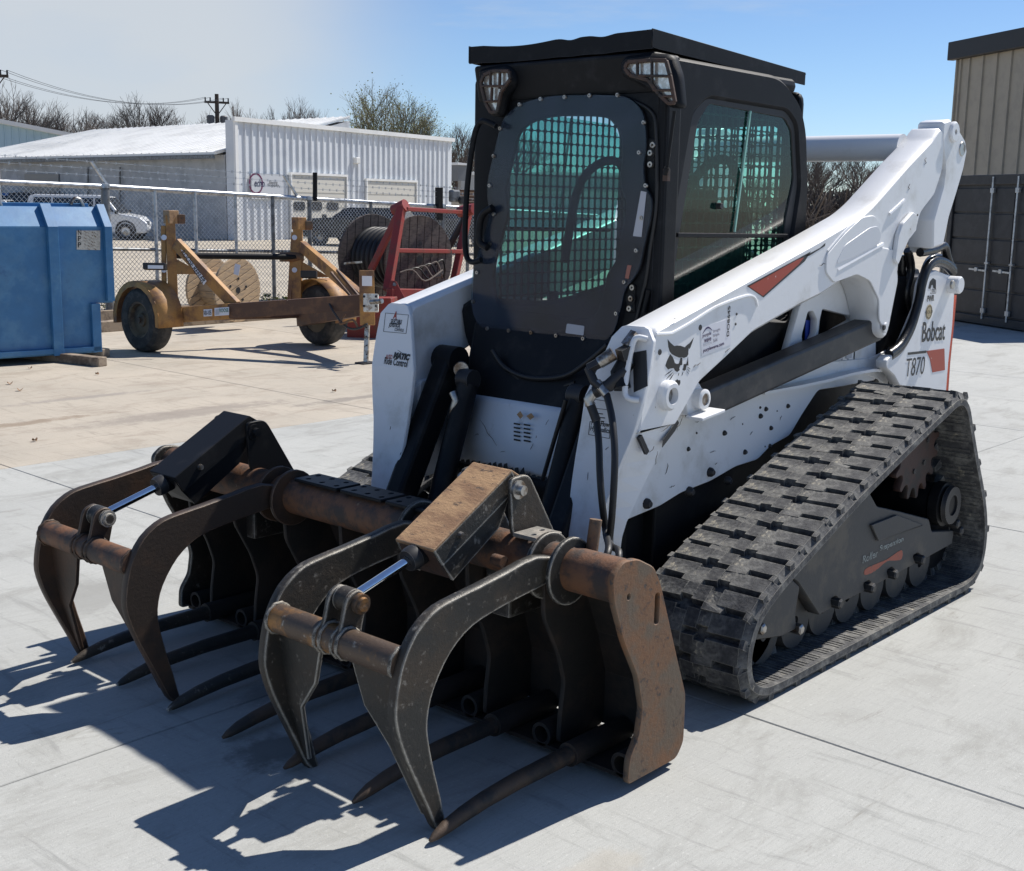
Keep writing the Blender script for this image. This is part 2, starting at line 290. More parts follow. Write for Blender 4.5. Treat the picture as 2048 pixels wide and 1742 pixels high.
# ================================================================= GROUND
def concrete(name, c1, c2, c3, stain, blobs=()):
    m = bpy.data.materials.new(name); m.use_nodes = True; t = m.node_tree; b = t.nodes['Principled BSDF']; L = t.links.new
    def N(ty, **k):
        n = t.nodes.new(ty)
        for a, c in k.items(): setattr(n, a, c)
        return n
    co = N('ShaderNodeTexCoord')
    def nz(sc, st=None, det=8, ro=0.6, dist=0, rot=0):
        n = N('ShaderNodeTexNoise'); n.inputs['Scale'].default_value = sc; n.inputs['Detail'].default_value = det; n.inputs['Roughness'].default_value = ro; n.inputs['Distortion'].default_value = dist
        if st:
            mp = N('ShaderNodeMapping'); mp.inputs['Scale'].default_value = st; mp.inputs['Rotation'].default_value = (0, 0, rot); L(co.outputs['Object'], mp.inputs[0]); L(mp.outputs[0], n.inputs['Vector'])
        else: L(co.outputs['Object'], n.inputs['Vector'])
        return n.outputs[0]
    def mr(s, a, b_, c=0, d=1):
        n = N('ShaderNodeMapRange', interpolation_type='SMOOTHSTEP')
        for k, v in zip(('From Min', 'From Max', 'To Min', 'To Max'), (a, b_, c, d)): n.inputs[k].default_value = v
        L(s, n.inputs['Value']); return n.outputs[0]
    def mix(f, a, cc):
        n = N('ShaderNodeMixRGB'); L(f, n.inputs[0]); L(a, n.inputs[1]); n.inputs[2].default_value = (*cc, 1); return n.outputs[0]
    rgb = N('ShaderNodeRGB'); rgb.outputs[0].default_value = (*c1, 1)
    c = mix(mr(nz(0.8), 0.35, 0.7), rgb.outputs[0], c2)
    c = mix(mr(nz(1.6, (1, 2.2, 1), 10, 0.72, 0.6), 0.48, 0.66, 0, 0.85), c, c3)
    c = mix(mr(nz(2.6, (0.7, 3.5, 1), 12, 0.8, 1.2), 0.57, 0.70, 0, 0.8), c, stain)
    c = mix(mr(nz(95, None, 4, 0.7), 0.56, 0.68, 0, 0.7), c, tuple(x*0.66 for x in c1))
    c = mix(mr(nz(70, (1, 1.3, 1), 3, 0.6), 0.60, 0.70, 0, 0.5), c, tuple(min(1, x*1.3) for x in c1))
    c = mix(mr(nz(22, (0.3, 6, 1), 5, 0.8), 0.42, 0.68, 0, 0.5), c, tuple(x*0.76 for x in c1))
    c = mix(mr(nz(3.0, (4.5, 0.55, 1), 10, 0.75, 0.8, 0.72), 0.52, 0.68, 0, 0.7), c, tuple(x*0.62 for x in c1))
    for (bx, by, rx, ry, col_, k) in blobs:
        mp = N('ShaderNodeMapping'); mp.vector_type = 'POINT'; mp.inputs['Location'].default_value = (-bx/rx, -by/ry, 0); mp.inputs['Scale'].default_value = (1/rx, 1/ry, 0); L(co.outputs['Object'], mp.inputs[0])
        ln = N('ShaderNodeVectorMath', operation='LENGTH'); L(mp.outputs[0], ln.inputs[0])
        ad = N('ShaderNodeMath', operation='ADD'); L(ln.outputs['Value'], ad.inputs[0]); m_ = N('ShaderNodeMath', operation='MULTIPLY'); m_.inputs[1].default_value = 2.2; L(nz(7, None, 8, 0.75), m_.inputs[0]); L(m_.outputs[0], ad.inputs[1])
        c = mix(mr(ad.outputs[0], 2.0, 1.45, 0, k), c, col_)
    L(c, b.inputs['Base Color']); b.inputs['Roughness'].default_value = 0.88; b.inputs['Specular IOR Level'].default_value = 0.3
    bp = N('ShaderNodeBump'); bp.inputs['Strength'].default_value = 0.35; bp.inputs['Distance'].default_value = 0.004
    L(nz(60, (0.35, 8, 1), 4, 0.7), bp.inputs['Height'])
    b2 = N('ShaderNodeBump'); b2.inputs['Strength'].default_value = 0.25; b2.inputs['Distance'].default_value = 0.004; L(nz(220, None, 3), b2.inputs['Height']); L(bp.outputs[0], b2.inputs['Normal'])
    L(b2.outputs[0], b.inputs['Normal']); return m
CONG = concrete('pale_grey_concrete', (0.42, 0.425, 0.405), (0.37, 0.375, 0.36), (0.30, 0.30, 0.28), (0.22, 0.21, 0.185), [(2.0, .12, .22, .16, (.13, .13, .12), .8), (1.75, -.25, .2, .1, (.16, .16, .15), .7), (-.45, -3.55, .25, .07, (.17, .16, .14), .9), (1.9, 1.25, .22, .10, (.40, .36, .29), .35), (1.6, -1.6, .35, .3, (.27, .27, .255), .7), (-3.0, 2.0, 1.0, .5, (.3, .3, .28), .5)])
CONB = concrete('dusty_beige_concrete', (0.455, 0.405, 0.335), (0.38, 0.345, 0.29), (0.31, 0.265, 0.215), (0.19, 0.165, 0.14), [(.2, -5.6, 1.4, .12, (.24, .19, .14), .8), (-1.2, -5.2, 1.3, .25, (.25, .22, .19), .7), (-2.6, -4.9, .8, .12, (.2, .18, .16), .7), (-1.0, -6.4, .9, .1, (.24, .22, .2), .6)])
DIRT = M('gravel_lot', (0.42, 0.37, 0.29), 0.95, col2=(0.34, 0.30, 0.24), scale=0.5, amt=(0.4, 0.65), bump=0.4, bscale=12)
JOINT = M('joint_dirt', (0.10, 0.09, 0.075), 0.95)
g = MB().box(-600, 600, -900, 400, -0.6, -0.03).build('ground', DIRT, kind='structure')
yard = MB().box(-45.6, 13, -12.32, 16, -0.02, -0.012).build('concrete_yard', JOINT, kind='structure')
xs = [0.77-3.05*i for i in range(-4, 16)]; ys = [-12.3, -8.3, -4.22, -0.25, 3.75, 7.75, 11.75]
for i in range(len(xs)-1):
    for j in range(len(ys)-1):
        g_ = 0.003; x1, x0 = xs[i]-g_, xs[i+1]+g_; y0, y1 = ys[j]+g_, ys[j+1]-g_
        s_ = 0.02  # the joints run a touch off the machine's own axes
        MB().hexa([(x0+y0*s_, y0, -0.012), (x1+y0*s_, y0, -0.012), (x1+y1*s_, y1, -0.012), (x0+y1*s_, y1, -0.012)],
                  [(x0+y0*s_, y0, 0), (x1+y0*s_, y0, 0), (x1+y1*s_, y1, 0), (x0+y1*s_, y1, 0)]).build('slab', CONB if j < 2 else CONG, yard, bevel=0.003, seg=1)
# ================================================================= THE LOADER
T = thing('track_loader', (0, 0, 0), 'white compact track loader with black cab, root grapple on its front and rubber tracks', 'track loader')
# ---- tracks
prof = [(0.58, 0), (0.2, 0), (-0.3, 0), (-0.8, 0), (-1.0, 0.0), (-1.12, 0.035), (-1.19, 0.13), (-1.195, 0.27), (-1.14, 0.42), (-1.03, 0.60), (-0.935, 0.76), (-0.865, 0.865), (-0.76, 0.905), (-0.60, 0.865),
        (-0.2, 0.735), (0.1, 0.632), (0.4, 0.515), (0.66, 0.405), (0.775, 0.32), (0.825, 0.20), (0.80, 0.085), (0.715, 0.02)]
lp = crv([(a, b, 0) for a, b in prof], True, 12)
def resample(lp, n):
    d = [0]
    for i in range(len(lp)): d.append(d[-1]+(lp[(i+1) % len(lp)]-lp[i]).length)
    tot = d[-1]; o = []; j = 0
    for k in range(n):
        s = tot*k/n
        while d[j+1] < s: j += 1
        f = (s-d[j])/(d[j+1]-d[j]); o.append(lp[j].lerp(lp[(j+1) % len(lp)], f))
    return o, tot
NL = 54
pts, tot = resample(lp, NL*4); pitch = tot/NL
def nrm(i):
    d = (pts[(i+1) % len(pts)]-pts[i-1]).normalized(); return d, Vector((-d.y, d.x, 0))  # outward for this winding?
cen = Vector((-0.3, 0.35, 0))
def outn(i):
    d, n = nrm(i)
    if n.dot(pts[i]-cen) < 0: n = -n
    return d, n
Y0, Y1 = 0.548, 0.995
LUG = 0.026
def belt(sg):
    yo = 0 if sg > 0 else .205; xo = 0 if sg > 0 else .06
    vs = []; fs = []; n = len(pts)
    for i in range(n):
        d, nn = outn(i); o = pts[i]-nn*LUG; q = pts[i]-nn*(LUG+0.026)
        for (p, y) in ((o, Y0), (o, Y1), (q, Y1), (q, Y0)): vs.append((p.x+xo, sg*(y+yo), p.y))
    for i in range(n):
        a, b = i*4, ((i+1) % n)*4
        for k in range(4): fs.append((a+k, a+(k+1) % 4, b+(k+1) % 4, b+k))
    mb = MB().add(vs, fs); return mb
def lugmesh(odd, seed=0):
    rj = random.Random(seed*2+odd); mb = MB(); p = pitch; w = Y1-Y0; h = w/2; e = 0.405*p; z0 = -0.004; z1 = LUG
    def blk(y0, y1, u0, u1, s0=0.0, s1=0.0, c0=0.005, c1=0.005):
        mb.hexa([(u0, y0, z0), (u1, y0, z0), (u1, y1, z0), (u0, y1, z0)], [(u0+c0, y0+s0, z1), (u1-c1, y0+s0, z1), (u1-c1, y1-s1, z1), (u0+c0, y1-s1, z1)])
    # bar in three lengths, notched where the two square pits bite into it
    nu, nl = ((-.072, -.026), (.026, .072)) if not odd else ((.026, .072), (-.072, -.026))
    cuts = sorted({-h, -.072, -.026, .026, .072, h})
    for i in range(len(cuts)-1):
        a, b = cuts[i], cuts[i+1]; u0, u1 = -e, e
        if (a, b) == nu: u1 = .24*p
        if (a, b) == nl: u0 = -.24*p
        blk(a, b, u0, u1, .022 if i == 0 else 0, .022 if i == len(cuts)-2 else 0)
    g0, g1 = e-.006, p-e+.006      # bridges across the groove to the next bar
    sg_ = -1 if odd else 1
    for a, b in ((.022, .105), (.185, .212)) if not odd else ((-.105, -.022), (-.212, -.185)): blk(a, b, g0, g1, .003, .003, 0, 0)
    blk(-sg_*.218 if sg_ > 0 else .200, -sg_*.200 if sg_ > 0 else .218, g0, g1, 0, 0, 0, 0)
    for v in mb.v:
        if v.z > 0: v.x += rj.gauss(0, .0016); v.z -= abs(rj.gauss(0, .0022)); v.y += rj.gauss(0, .0012)
    me = bpy.data.meshes.new('tread_lug'); me.from_pydata([tuple(v) for v in mb.v], [], mb.f); me.materials.append(RUBBER)
    bm = bmesh.new(); bm.from_mesh(me); bmesh.ops.recalc_face_normals(bm, faces=bm.faces); bm.to_mesh(me); bm.free(); return me
lm = [lugmesh(k % 2, k//2) for k in range(14)]; rlug = random.Random(9)
for sg in (1, -1):
    yo = 0 if sg > 0 else .205; xo = 0 if sg > 0 else .06
    tr = belt(sg).build('rubber_track', RUBBER, T, smooth=30)
    for k in range(NL):
        i = k*4; d, nn = outn(i); b = pts[i]-nn*LUG
        dx = Vector((d.x, 0, d.y)); nz = Vector((nn.x, 0, nn.y)); yv = nz.cross(dx)
        o = bpy.data.objects.new('tread_lug', lm[(k+(sg < 0)) % 2+2*rlug.randrange(7)]); COL.objects.link(o)
        jit = random.uniform(-0.0015, 0.0015)
        o.matrix_basis = Matrix(((dx.x, yv.x, nz.x, b.x+xo), (dx.y, yv.y, nz.y, sg*((Y0+Y1)/2+yo)), (dx.z, yv.z, nz.z, b.y+jit), (0, 0, 0, 1)))
        par(o, tr)
    gl = MB()
    for k in range(NL):
        i = k*4+2; d, nn = outn(i); b = pts[i]-nn*(LUG+0.024); dx = Vector((d.x, 0, d.y))*0.02; nz = Vector((nn.x, 0, nn.y))
        for yy in (0.72, 0.82):
            c = Vector((b.x+xo, sg*(yy+yo), b.y))
            gl.hexa([c-dx+Vector((0, -0.018, 0)), c+dx+Vector((0, -0.018, 0)), c+dx+Vector((0, 0.018, 0)), c-dx+Vector((0, 0.018, 0))],
                    [c-dx*0.6-nz*0.05+Vector((0, -0.01, 0)), c+dx*0.6-nz*0.05+Vector((0, -0.01, 0)), c+dx*0.6-nz*0.05+Vector((0, 0.01, 0)), c-dx*0.6-nz*0.05+Vector((0, 0.01, 0))])
    for k in range(NL*3):
        i = int(k*4/3) % len(pts); d, nn = outn(i); b = pts[i]-nn*(LUG+.026); dx = Vector((d.x, 0, d.y))*.004; nz = Vector((nn.x, 0, nn.y))
        c = Vector((b.x+xo, sg*(.885+yo), b.y)); gl.obox(c, dx, (0, .09, 0), nz*.0025)
    go = gl.build('guide_lugs', RUBBER, tr, kind='stuff')
# ---- undercarriage (y = 0.9 outer)
def both(o, **k): mirror_y(o, T, **k); return o
YF = 0.915
mp_ = [(1739, 984), (1755, 1013), (1800, 1023), (1858, 1038), (1864, 1063), (1908, 1061), (1904, 1088), (1852, 1117), (1835, 1106), (1826, 1112), (1832, 1127), (1796, 1147), (1784, 1134), (1774, 1141), (1778, 1156), (1748, 1172), (1738, 1161), (1727, 1167), (1730, 1182), (1684, 1205), (1672, 1192), (1662, 1198), (1664, 1215), (1639, 1231), (1597, 1165), (1560, 1140), (1600, 1100), (1660, 1050)]
fr = yplate('undercarriage_frame', [rnd(xz(mp_, YF), 0.008)], YF, 0.05, DGREY, T, bev=0.004); both(fr)
ac = yplate('access_plate', [rnd(xz([(1744, 1050), (1758, 1082), (1847, 1050), (1795, 1030)], YF+.012), 0.005)], YF+.012, 0.012, DGREY, T); both(ac)
fp = yplate('idler_guard', [rnd(xz([(1550, 1158), (1577, 1152), (1600, 1174), (1591, 1226), (1593, 1258), (1563, 1273), (1494, 1283), (1493, 1251), (1519, 1197)], YF+.01), 0.01)], YF+.01, 0.05, DGREY, T, bev=0.004); both(fp)
for u, v in ((1514, 1255), (1590, 1256), (1669, 1205), (1735, 1174), (1781, 1147), (1835, 1118), (1912, 1060), (1905, 1046)):
    c = P(u, v, 'y', YF); both(MB().ring((c.x, YF-0.02, c.z), (0, 1, 0), [(0, 0.0), (0, 0.02), (0.045, 0.02), (0.05, 0.014), (0.05, 0.0)], 6).build('bolt', STEEL if u in (1514, 1590) else BOLT, T))
for xr in (0.47, 0.25, 0.05, -0.15, -0.36, -0.58, -0.80):
    both(MB().ring((xr, 0.62, 0.155), (0, 1, 0), [(0, 0.02), (0, 0.10), (0.05, 0.105), (0.09, 0.08), (0.15, 0.08), (0.19, 0.105), (0.24, 0.10), (0.24, 0.02)], 28).build('roller', DGREY, T, smooth=30))
both(MB().ring((0.55, 0.66, 0.22), (0, 1, 0), [(0, 0.02), (0, 0.155), (0.2, 0.155), (0.2, 0.02)], 32).build('front_idler', DGREY, T, smooth=30))
both(MB().ring((-1.0, 0.66, 0.22), (0, 1, 0), [(0, 0.02), (0, 0.13), (0.18, 0.13), (0.18, 0.02)], 32).build('rear_idler', BLACKM, T, smooth=30))
both(MB().box(-0.95, 0.5, 0.56, 0.80, 0.20, 0.34).box(-0.6, 0.3, 0.50, 0.66, 0.3, 0.5).build('track_beam', BLACKM, T, bevel=0.01))
hub = P(1893, 1018, 'y', YF)
both(MB().ring((hub.x, 0.60, hub.z+0.02), (0, 1, 0), [(0, 0.0), (0, 0.085), (0.26, 0.085), (0.27, 0.095), (0.31, 0.095), (0.32, 0.06), (0.335, 0.05), (0.335, 0.0)], 24).build('axle_housing', BLACKM, T, smooth=35))
both(MB().ring((hub.x, 0.925, hub.z+0.02), (0, 1, 0), [(0, 0.045), (0, 0.085), (0.018, 0.08), (0.018, 0.045)], 24).build('axle_ring', BOLT, T, smooth=35))
sc = P(1836, 900, 'y', .86); sc.y = 0; teeth = []
NT = 15
for k in range(NT):
    a = 2*pi*k/NT
    for da, r in ((-0.32, 0.158), (-0.2, 0.166), (-0.11, 0.2), (0.0, 0.208), (0.11, 0.2), (0.2, 0.166), (0.32, 0.158)):
        aa = a+da*2*pi/NT*1.35; teeth.append((sc.x+r*cos(aa), sc.z+r*sin(aa)))
REDSP = M('red_brown_sprocket', (0.055, 0.028, 0.022), 0.65, col2=(0.028, 0.024, 0.021), scale=8, bump=0.15)
both(yplate('sprocket', [teeth], 0.86, 0.035, REDSP, T, bev=0.002))
for a in (.6, 1.7, 2.8, 3.9, 5.0): both(MB().ring((sc.x+.09*cos(a), .86, sc.z+.09*sin(a)), (0, 1, 0), [(0, 0), (0, .012), (.006, .011), (.006, 0)], 8).build('sprocket_bolt', BOLT, T))
both(MB().ring((sc.x, 0.52, sc.z), (0, 1, 0), [(0, 0), (0, 0.13), (0.22, 0.13), (0.24, 0.14), (0.27, 0.14), (0.28, 0.1), (0.30, 0.09), (0.30, 0)], 28).build('drive_motor', BLACKM, T, smooth=35))
# decal on the undercarriage: SUSPENSION with orange swoosh
DECALO = M('decal_orange', (0.33, 0.06, 0.03), 0.5, col2=(0.10, 0.06, 0.05), scale=70, amt=(0.55, 0.62))
DECALT = M('decal_teal_grey', (0.28, 0.32, 0.31), 0.5, col2=(0.09, 0.09, 0.088), scale=70, amt=(0.50, 0.6))
def on_y(name, body, a, b, h, y, mat, parent, bold=0.0, shear=0.0, up_=(0, 0, 1)):
    A = P(*a, 'y', y); B = P(*b, 'y', y); A.y = B.y = y; xd = (B-A); return text(name, body, A, xd, Vector(up_), h, mat, parent, width=xd.length, bold=bold, shear=shear)
on_y('decal_text', 'Suspension', (1759, 1106), (1806, 1086), 0.030, YF+0.0012, DECALT, T, bold=0.02)
on_y('decal_text', 'Roller', (1725, 1127), (1755, 1113), 0.030, YF+0.0012, DECALT, T, bold=0.01)
yplate('decal_swoosh', [crv([(a, b, 0) for a, b in xz([(1730, 1150), (1731, 1138), (1752, 1128), (1775, 1118), (1803, 1100), (1803, 1118), (1790, 1121), (1773, 1123), (1750, 1142)], YF+0.001)], True, 3)], YF+0.0012, 0.001, DECALO, T, bev=0)
# ---- chassis and body sides
MB().box(-1.62, 0.60, -0.47, 0.47, 0.30, 0.90).build('chassis', BLACKM, T, bevel=0.01)
MB().box(-1.60, -0.46, -0.42, 0.42, 0.90, 1.36).build('engine_cover', BLACKM, T, bevel=0.03)
bs = [(0.86, 0.95), (0.86, 0.565), (0.62, 0.585), (0.49, 0.612), (0.30, 0.625), (0.13, 0.655), (-0.03, 0.66), (-0.12, 0.70), (-0.27, 0.725), (-0.36, 0.80), (-0.47, 0.88), (-0.62, 0.925), (-0.86, 0.93), (-1.04, 0.88), (-1.13, 0.83), (-1.16, 1.02), (-0.95, 0.985), (-0.58, 1.0), (-0.25, 0.985), (0.0, 0.965), (0.26, 0.955)]
both(yplate('body_side', [rnd(bs, 0.02)], 0.505, 0.04, WHITE, T, bev=0.003))
ledge = MB(); lpt = [(1528, 783, .555), (1600, 770, .555), (1660, 757, .555), (1705, 745, .555), (1745, 738, .555), (1775, 738, .555)]
pp = [P(u, v, 'y', y) for u, v, y in lpt]
for i in range(len(pp)-1):
    a, b = pp[i], pp[i+1]
    ledge.hexa([(a.x, .50, a.z-.012), (b.x, .50, b.z-.012), (b.x, .56, b.z-.012), (a.x, .56, a.z-.012)], [(a.x, .50, a.z), (b.x, .50, b.z), (b.x, .56, b.z), (a.x, .56, a.z)])
both(ledge.build('fender_ledge', WHITE, T))
# screws and studs on the body side
for u, v, r in ((1292, 1007, .020), (1377, 983, .020), (1419, 944, .019), (1454, 961, .018), (1376, 898, .009), (1448, 866, .011), (1489, 904, .011), (1520, 832, .011), (1531, 818, .010), (1520, 815, .006), (1541, 856, .010), (1539, 892, .010), (1575, 812, .010), (1530, 893, .004), (1485, 848, .004), (1554, 822, .004), (1393, 866, .005)):
    c = P(u, v, 'y', .505); MB().ring((c.x, .503, c.z), (0, 1, 0), [(0, 0), (0, r), (r*0.6, r*0.92), (r*1.2, r*0.5), (r*1.2, 0)], 10).build('bolt', BOLT, T, smooth=40)
# upright with slots behind the cab
up1 = yplate('rear_upright', [rnd(xz([(1578, 690), (1592, 640), (1600, 610), (1640, 560), (1700, 545), (1735, 570), (1752, 640), (1752, 760), (1690, 772), (1572, 790), (1565, 740)], .50), 0.02),
                        rnd(xz([(1610, 648), (1604, 670), (1606, 700), (1620, 690), (1632, 668), (1634, 640), (1626, 622), (1616, 624)], .50), 0.01),
                        rnd(xz([(1645, 618), (1640, 640), (1636, 680), (1705, 640), (1700, 632)], .50), 0.01)], .50, 0.03, WHITE, T, bev=0.003); both(up1)
BLUES = M('blue_sticker', (0.03, 0.07, 0.4), 0.4, col2=(0.5, 0.5, 0.6), scale=50, amt=(0.6, 0.65))
yplate('warning_sticker', [xz([(1610, 680), (1612, 640), (1628, 642), (1626, 672)], .465)], .465, 0.002, BLUES, T, bev=0)
gr = MB()
for i in range(9):
    x = -0.36-i*0.055; gr.box(x, x+.012, .485, .50, .965, 1.04)
for i in range(3): gr.box(-0.86, -0.34, .486, .499, .97+i*.03, .974+i*.03)
both(gr.build('vent_grille', BLACKM, T, kind='stuff'))
for i in range(5):
    x = -0.40-i*0.085; MB().box(x-.025, x+.025, .502, .504, 1.0, 1.02).build('vent_slot', DECALG, T)
# ---- lift arms
AY0, AY1 = 0.497, 0.636
arm = [(0.87, 1.235, .02), (0.889, 1.2, .01), (0.912, 1.1, .02), (0.936, 1.0), (0.95, 0.9, .005), (0.735, 0.9, .01), (0.60, 1.035), (0.41, 1.12), (0.27, 1.185), (-0.05, 1.265), (-0.22, 1.30), (-0.39, 1.352), (-0.50, 1.365), (-0.60, 1.345, .03), (-0.665, 1.28, .04), (-0.72, 1.19), (-0.725, 1.12, .03), (-0.80, 1.085, .03), (-0.835, 1.15), (-0.855, 1.27), (-0.87, 1.36), (-0.88, 1.43, .03), (-0.95, 1.49), (-1.02, 1.53, .02), (-1.05, 1.61, .03), (-1.18, 1.69), (-1.245, 1.80, .03), (-1.24, 1.95, .04), (-1.19, 1.985, .03), (-1.11, 1.925), (-0.90, 1.815), (-0.60, 1.645, .08), (-0.50, 1.602, .06), (-0.18, 1.512), (0.30, 1.385)]
la = yplate('lift_arm', [rnd(arm, 0.02, 4)], AY1, AY1-AY0, WHITE, T, bev=0.012); ra = mirror_y(la, T)
armparts = []
def A_(o): armparts.append(o); o.parent = la; o.matrix_parent_inverse = Matrix(); return o
zt = [1.235, 1.2, 1.1, 1.0, 0.9, 0.8, 0.7, 0.6, 0.5, 0.40]; xf = [.875, .889, .912, .936, .952, .974, .996, 1.022, 1.045, 1.065]
yo = [.618, .648, .652, .647, .628, .596, .574, .552, .54, .53]; yi = [.508, .479, .446, .411, .409, .408, .410, .424, .445, .46]
def ip(t, z):
    for i in range(len(zt)-1):
        if zt[i] >= z >= zt[i+1]:
            f = (zt[i]-z)/(zt[i]-zt[i+1]); return t[i]*(1-f)+t[i+1]*f
    return t[0] if z > zt[0] else t[-1]
zz = [1.242, 1.235, 1.222]+[1.2-0.04*i for i in range(21)]; vs = []
for z in zz:
    a, b, c = ip(xf, z), ip(yo, z), ip(yi, z)
    if z > 1.24: b, c = .60, .53
    vs += [(a+.012, c, z), (a+.012, b, z), (a-.006, b, z), (a-.006, c, z)]
fpv = MB().add(vs, [(i*4+k, i*4+(k+1) % 4, i*4+4+(k+1) % 4, i*4+4+k) for i in range(len(zz)-1) for k in range(4)]+[(0, 1, 2, 3), tuple((len(zz)-1)*4+k for k in (3, 2, 1, 0))])
A_(fpv.build('front_plate', WHITE, la, bevel=0.004))
vs = []; zl = [0.93, 0.9, 0.85, 0.8, 0.75, 0.7, 0.65, 0.6, 0.55, 0.5, 0.45, 0.40]
for z in zl:
    f = (0.93-z)/0.53; xr = 0.73+0.22*min(1, f*1.5); a, b, c = ip(xf, z), ip(yo, z), ip(yi, z)
    vs += [(a-.006, max(c+.03, .45), z), (a-.006, b-.003, z), (xr, AY1-.003-.06*f, z), (xr, .52, z)]
A_(MB().add(vs, [(i*4+k, i*4+(k+1) % 4, i*4+4+(k+1) % 4, i*4+4+k) for i in range(len(zl)-1) for k in range(4)]+[(0, 1, 2, 3), tuple((len(zl)-1)*4+k for k in (3, 2, 1, 0))]).build('arm_leg', WHITE, la, bevel=0.004))
def rib(pix, r, y=AY1, name='weld_rib', mat=WHITE): return A_(MB().tube(crv(Q(pix, 'y', y+.001), False, 4), r, 6).build(name, mat, la, smooth=40))
rib([(1312, 668), (1338, 667), (1348, 664), (1380, 646), (1424, 618), (1450, 606), (1480, 595), (1500, 591), (1510, 597), (1514, 612)], .006)
rib([(1673, 540), (1765, 488)], .009); rib([(1778, 428), (1808, 400)], .008)
rib([(1655, 502), (1690, 462), (1725, 436)], .005)
# boss plates
A_(yplate('elbow_plate', [rnd(xz([(1653, 510), (1690, 466), (1724, 434), (1748, 430), (1762, 448), (1764, 474), (1752, 492), (1790, 500), (1796, 560), (1780, 640), (1768, 660), (1758, 640), (1758, 600), (1740, 562), (1714, 549), (1668, 566), (1652, 545)], AY1+.006), 0.02)], AY1+.007, .008, WHITE, la, bev=0.003))
A_(yplate('pocket_panel', [rnd(xz([(1672, 528), (1690, 490), (1740, 455), (1756, 452), (1763, 470), (1758, 488), (1700, 518)], AY1+.0085), 0.02)], AY1+.009, .003, M('pocket_white', (0.62, 0.64, 0.67), 0.4, bump=.03), la, bev=0.001))
A_(yplate('link_lug', [rnd(xz([(1790, 520), (1797, 470), (1806, 446), (1826, 424), (1834, 430), (1832, 462), (1822, 470), (1808, 500), (1796, 530)], AY1+.02), 0.01)], AY1+.022, .02, WHITE, la, bev=0.003))
def disc(u, v, y, r, d, name, mat, parent=None, prof=None, ax=1):
    c = P(u, v, 'y', y); pr = prof or [(0, 0), (0, r), (d*.7, r), (d, r*.86), (d, 0)]
    o = MB().ring((c.x, y, c.z), (0, ax, 0), pr, 28).build(name, mat, parent or la, smooth=35)
    return A_(o) if parent is None else o
disc(1331, 790, AY1, .045, .03, 'pivot_boss', WHITE, None, [(0, 0.026), (0, .05), (.022, .05), (.032, .042), (.032, .028), (.012, .026)])
disc(1331, 790, AY1-.01, .028, .02, 'pivot_pin', STEEL)
disc(1395, 797, .60, .034, .02, 'link_boss', WHITE, None, [(0, 0.022), (0, .036), (.03, .036), (.034, .03), (.034, .022)])
disc(1395, 797, .60, .022, .03, 'link_pin', STEEL)
A_(yplate('link_gusset', [rnd(xz([(1372, 806), (1390, 768), (1398, 764), (1426, 816), (1376, 832)], .60), .008)], .60, .06, WHITE, la, bev=0.003))
stp = MB(); a, b = P(1378, 836, 'y', .62), P(1424, 818, 'y', .62); stp.obox((a+b)/2+Vector((0, .02, 0)), (b-a)/2, (0, .035, 0), (0, 0, .006)); A_(stp.build('step_plate', WHITE, la, bevel=.003))
sl = [(1293, 885), (1300, 868), (1303, 872), (1298, 890), (1284, 905), (1282, 900)]
A_(yplate('slot', [rnd(xz([(1328, 880), (1357, 840), (1360, 846), (1352, 862), (1326, 896)], .64), .003)], AY1+.0008, .002, BOLT, la, bev=0))
A_(MB().obox(P(1290, 890, 'y', .640)-Vector((0, .008, 0)), (.022, 0, .03), (0, .006, 0), (.007, 0, -.005)).build('slot', BOLT, la))
for u, v in ((1318, 704), (1399, 655)): disc(u, v, AY1-.003, .010, .005, 'hole_plug', BOLT)
for u, v in ((1472, 628), (1470, 648), (1834, 430), (1821, 464), (1306, 702)): disc(u, v, AY1-.002, .005, .004, 'hole_plug', BOLT)
disc(1767, 655, AY1, .022, .012, 'pin_end', WHITE); disc(1767, 655, AY1+.011, .012, .006, 'pin_end', BOLT)
for o in list(armparts): mirror_y(o, ra)
# cab-side boom link (the dark bar) and tilt cylinder
cyl = MB(); c0 = P(1392, 812, 'y', .57); c1 = P(1750, 655, 'y', .57); c0.y = c1.y = .56
cyl.bar(c0, c1, .09, .105); both(cyl.build('lift_cylinder', M('bar_charcoal', (0.028, 0.029, 0.032), 0.5, col2=(0.055, 0.052, 0.05), scale=7, bump=.05), T, bevel=.012))
both(MB().cyl(c1, c1+(c1-c0).normalized()*.05, .035).build('cylinder_eye', BOLT, T))
# rear link and crossmember
lk = yplate('rear_link', [rnd(xz([(1865, 498), (1866, 440), (1886, 372), (1890, 336), (1884, 275), (1887, 243), (1902, 238), (1918, 258), (1931, 280), (1934, 303), (1927, 339), (1913, 387), (1898, 435), (1887, 490)], .636), .012)], .638, .12, WHITE, T, bev=.01); both(lk)
lk2 = yplate('rear_link_web', [rnd(xz([(1840, 506), (1842, 440), (1868, 395), (1884, 340), (1892, 372), (1872, 440), (1869, 500)], .56), .01)], .56, .05, WHITE, T, bev=.003); both(lk2)
c = P(1907, 264, 'y', .64); both(MB().ring((c.x, .636, c.z), (0, 1, 0), [(0, .012), (0, .045), (.01, .045), (.016, .038), (.016, .012)], 24).build('pin_collar', WHITE, T, smooth=35))
both(MB().ring((c.x, .63, c.z), (0, 1, 0), [(0, 0), (0, .03), (.012, .03), (.012, 0)], 20).build('pin_end', BOLT, T, smooth=35))
c = P(1925, 298, 'y', .64); both(MB().ring((c.x, .636, c.z), (0, 1, 0), [(0, 0), (0, .035), (.006, .03), (.006, 0)], 24).build('pin_cover', STEEL, T, smooth=35))
ca = P(1640, 302, 'y', 0.1); ct = Vector((-1.12, 0, 1.895))
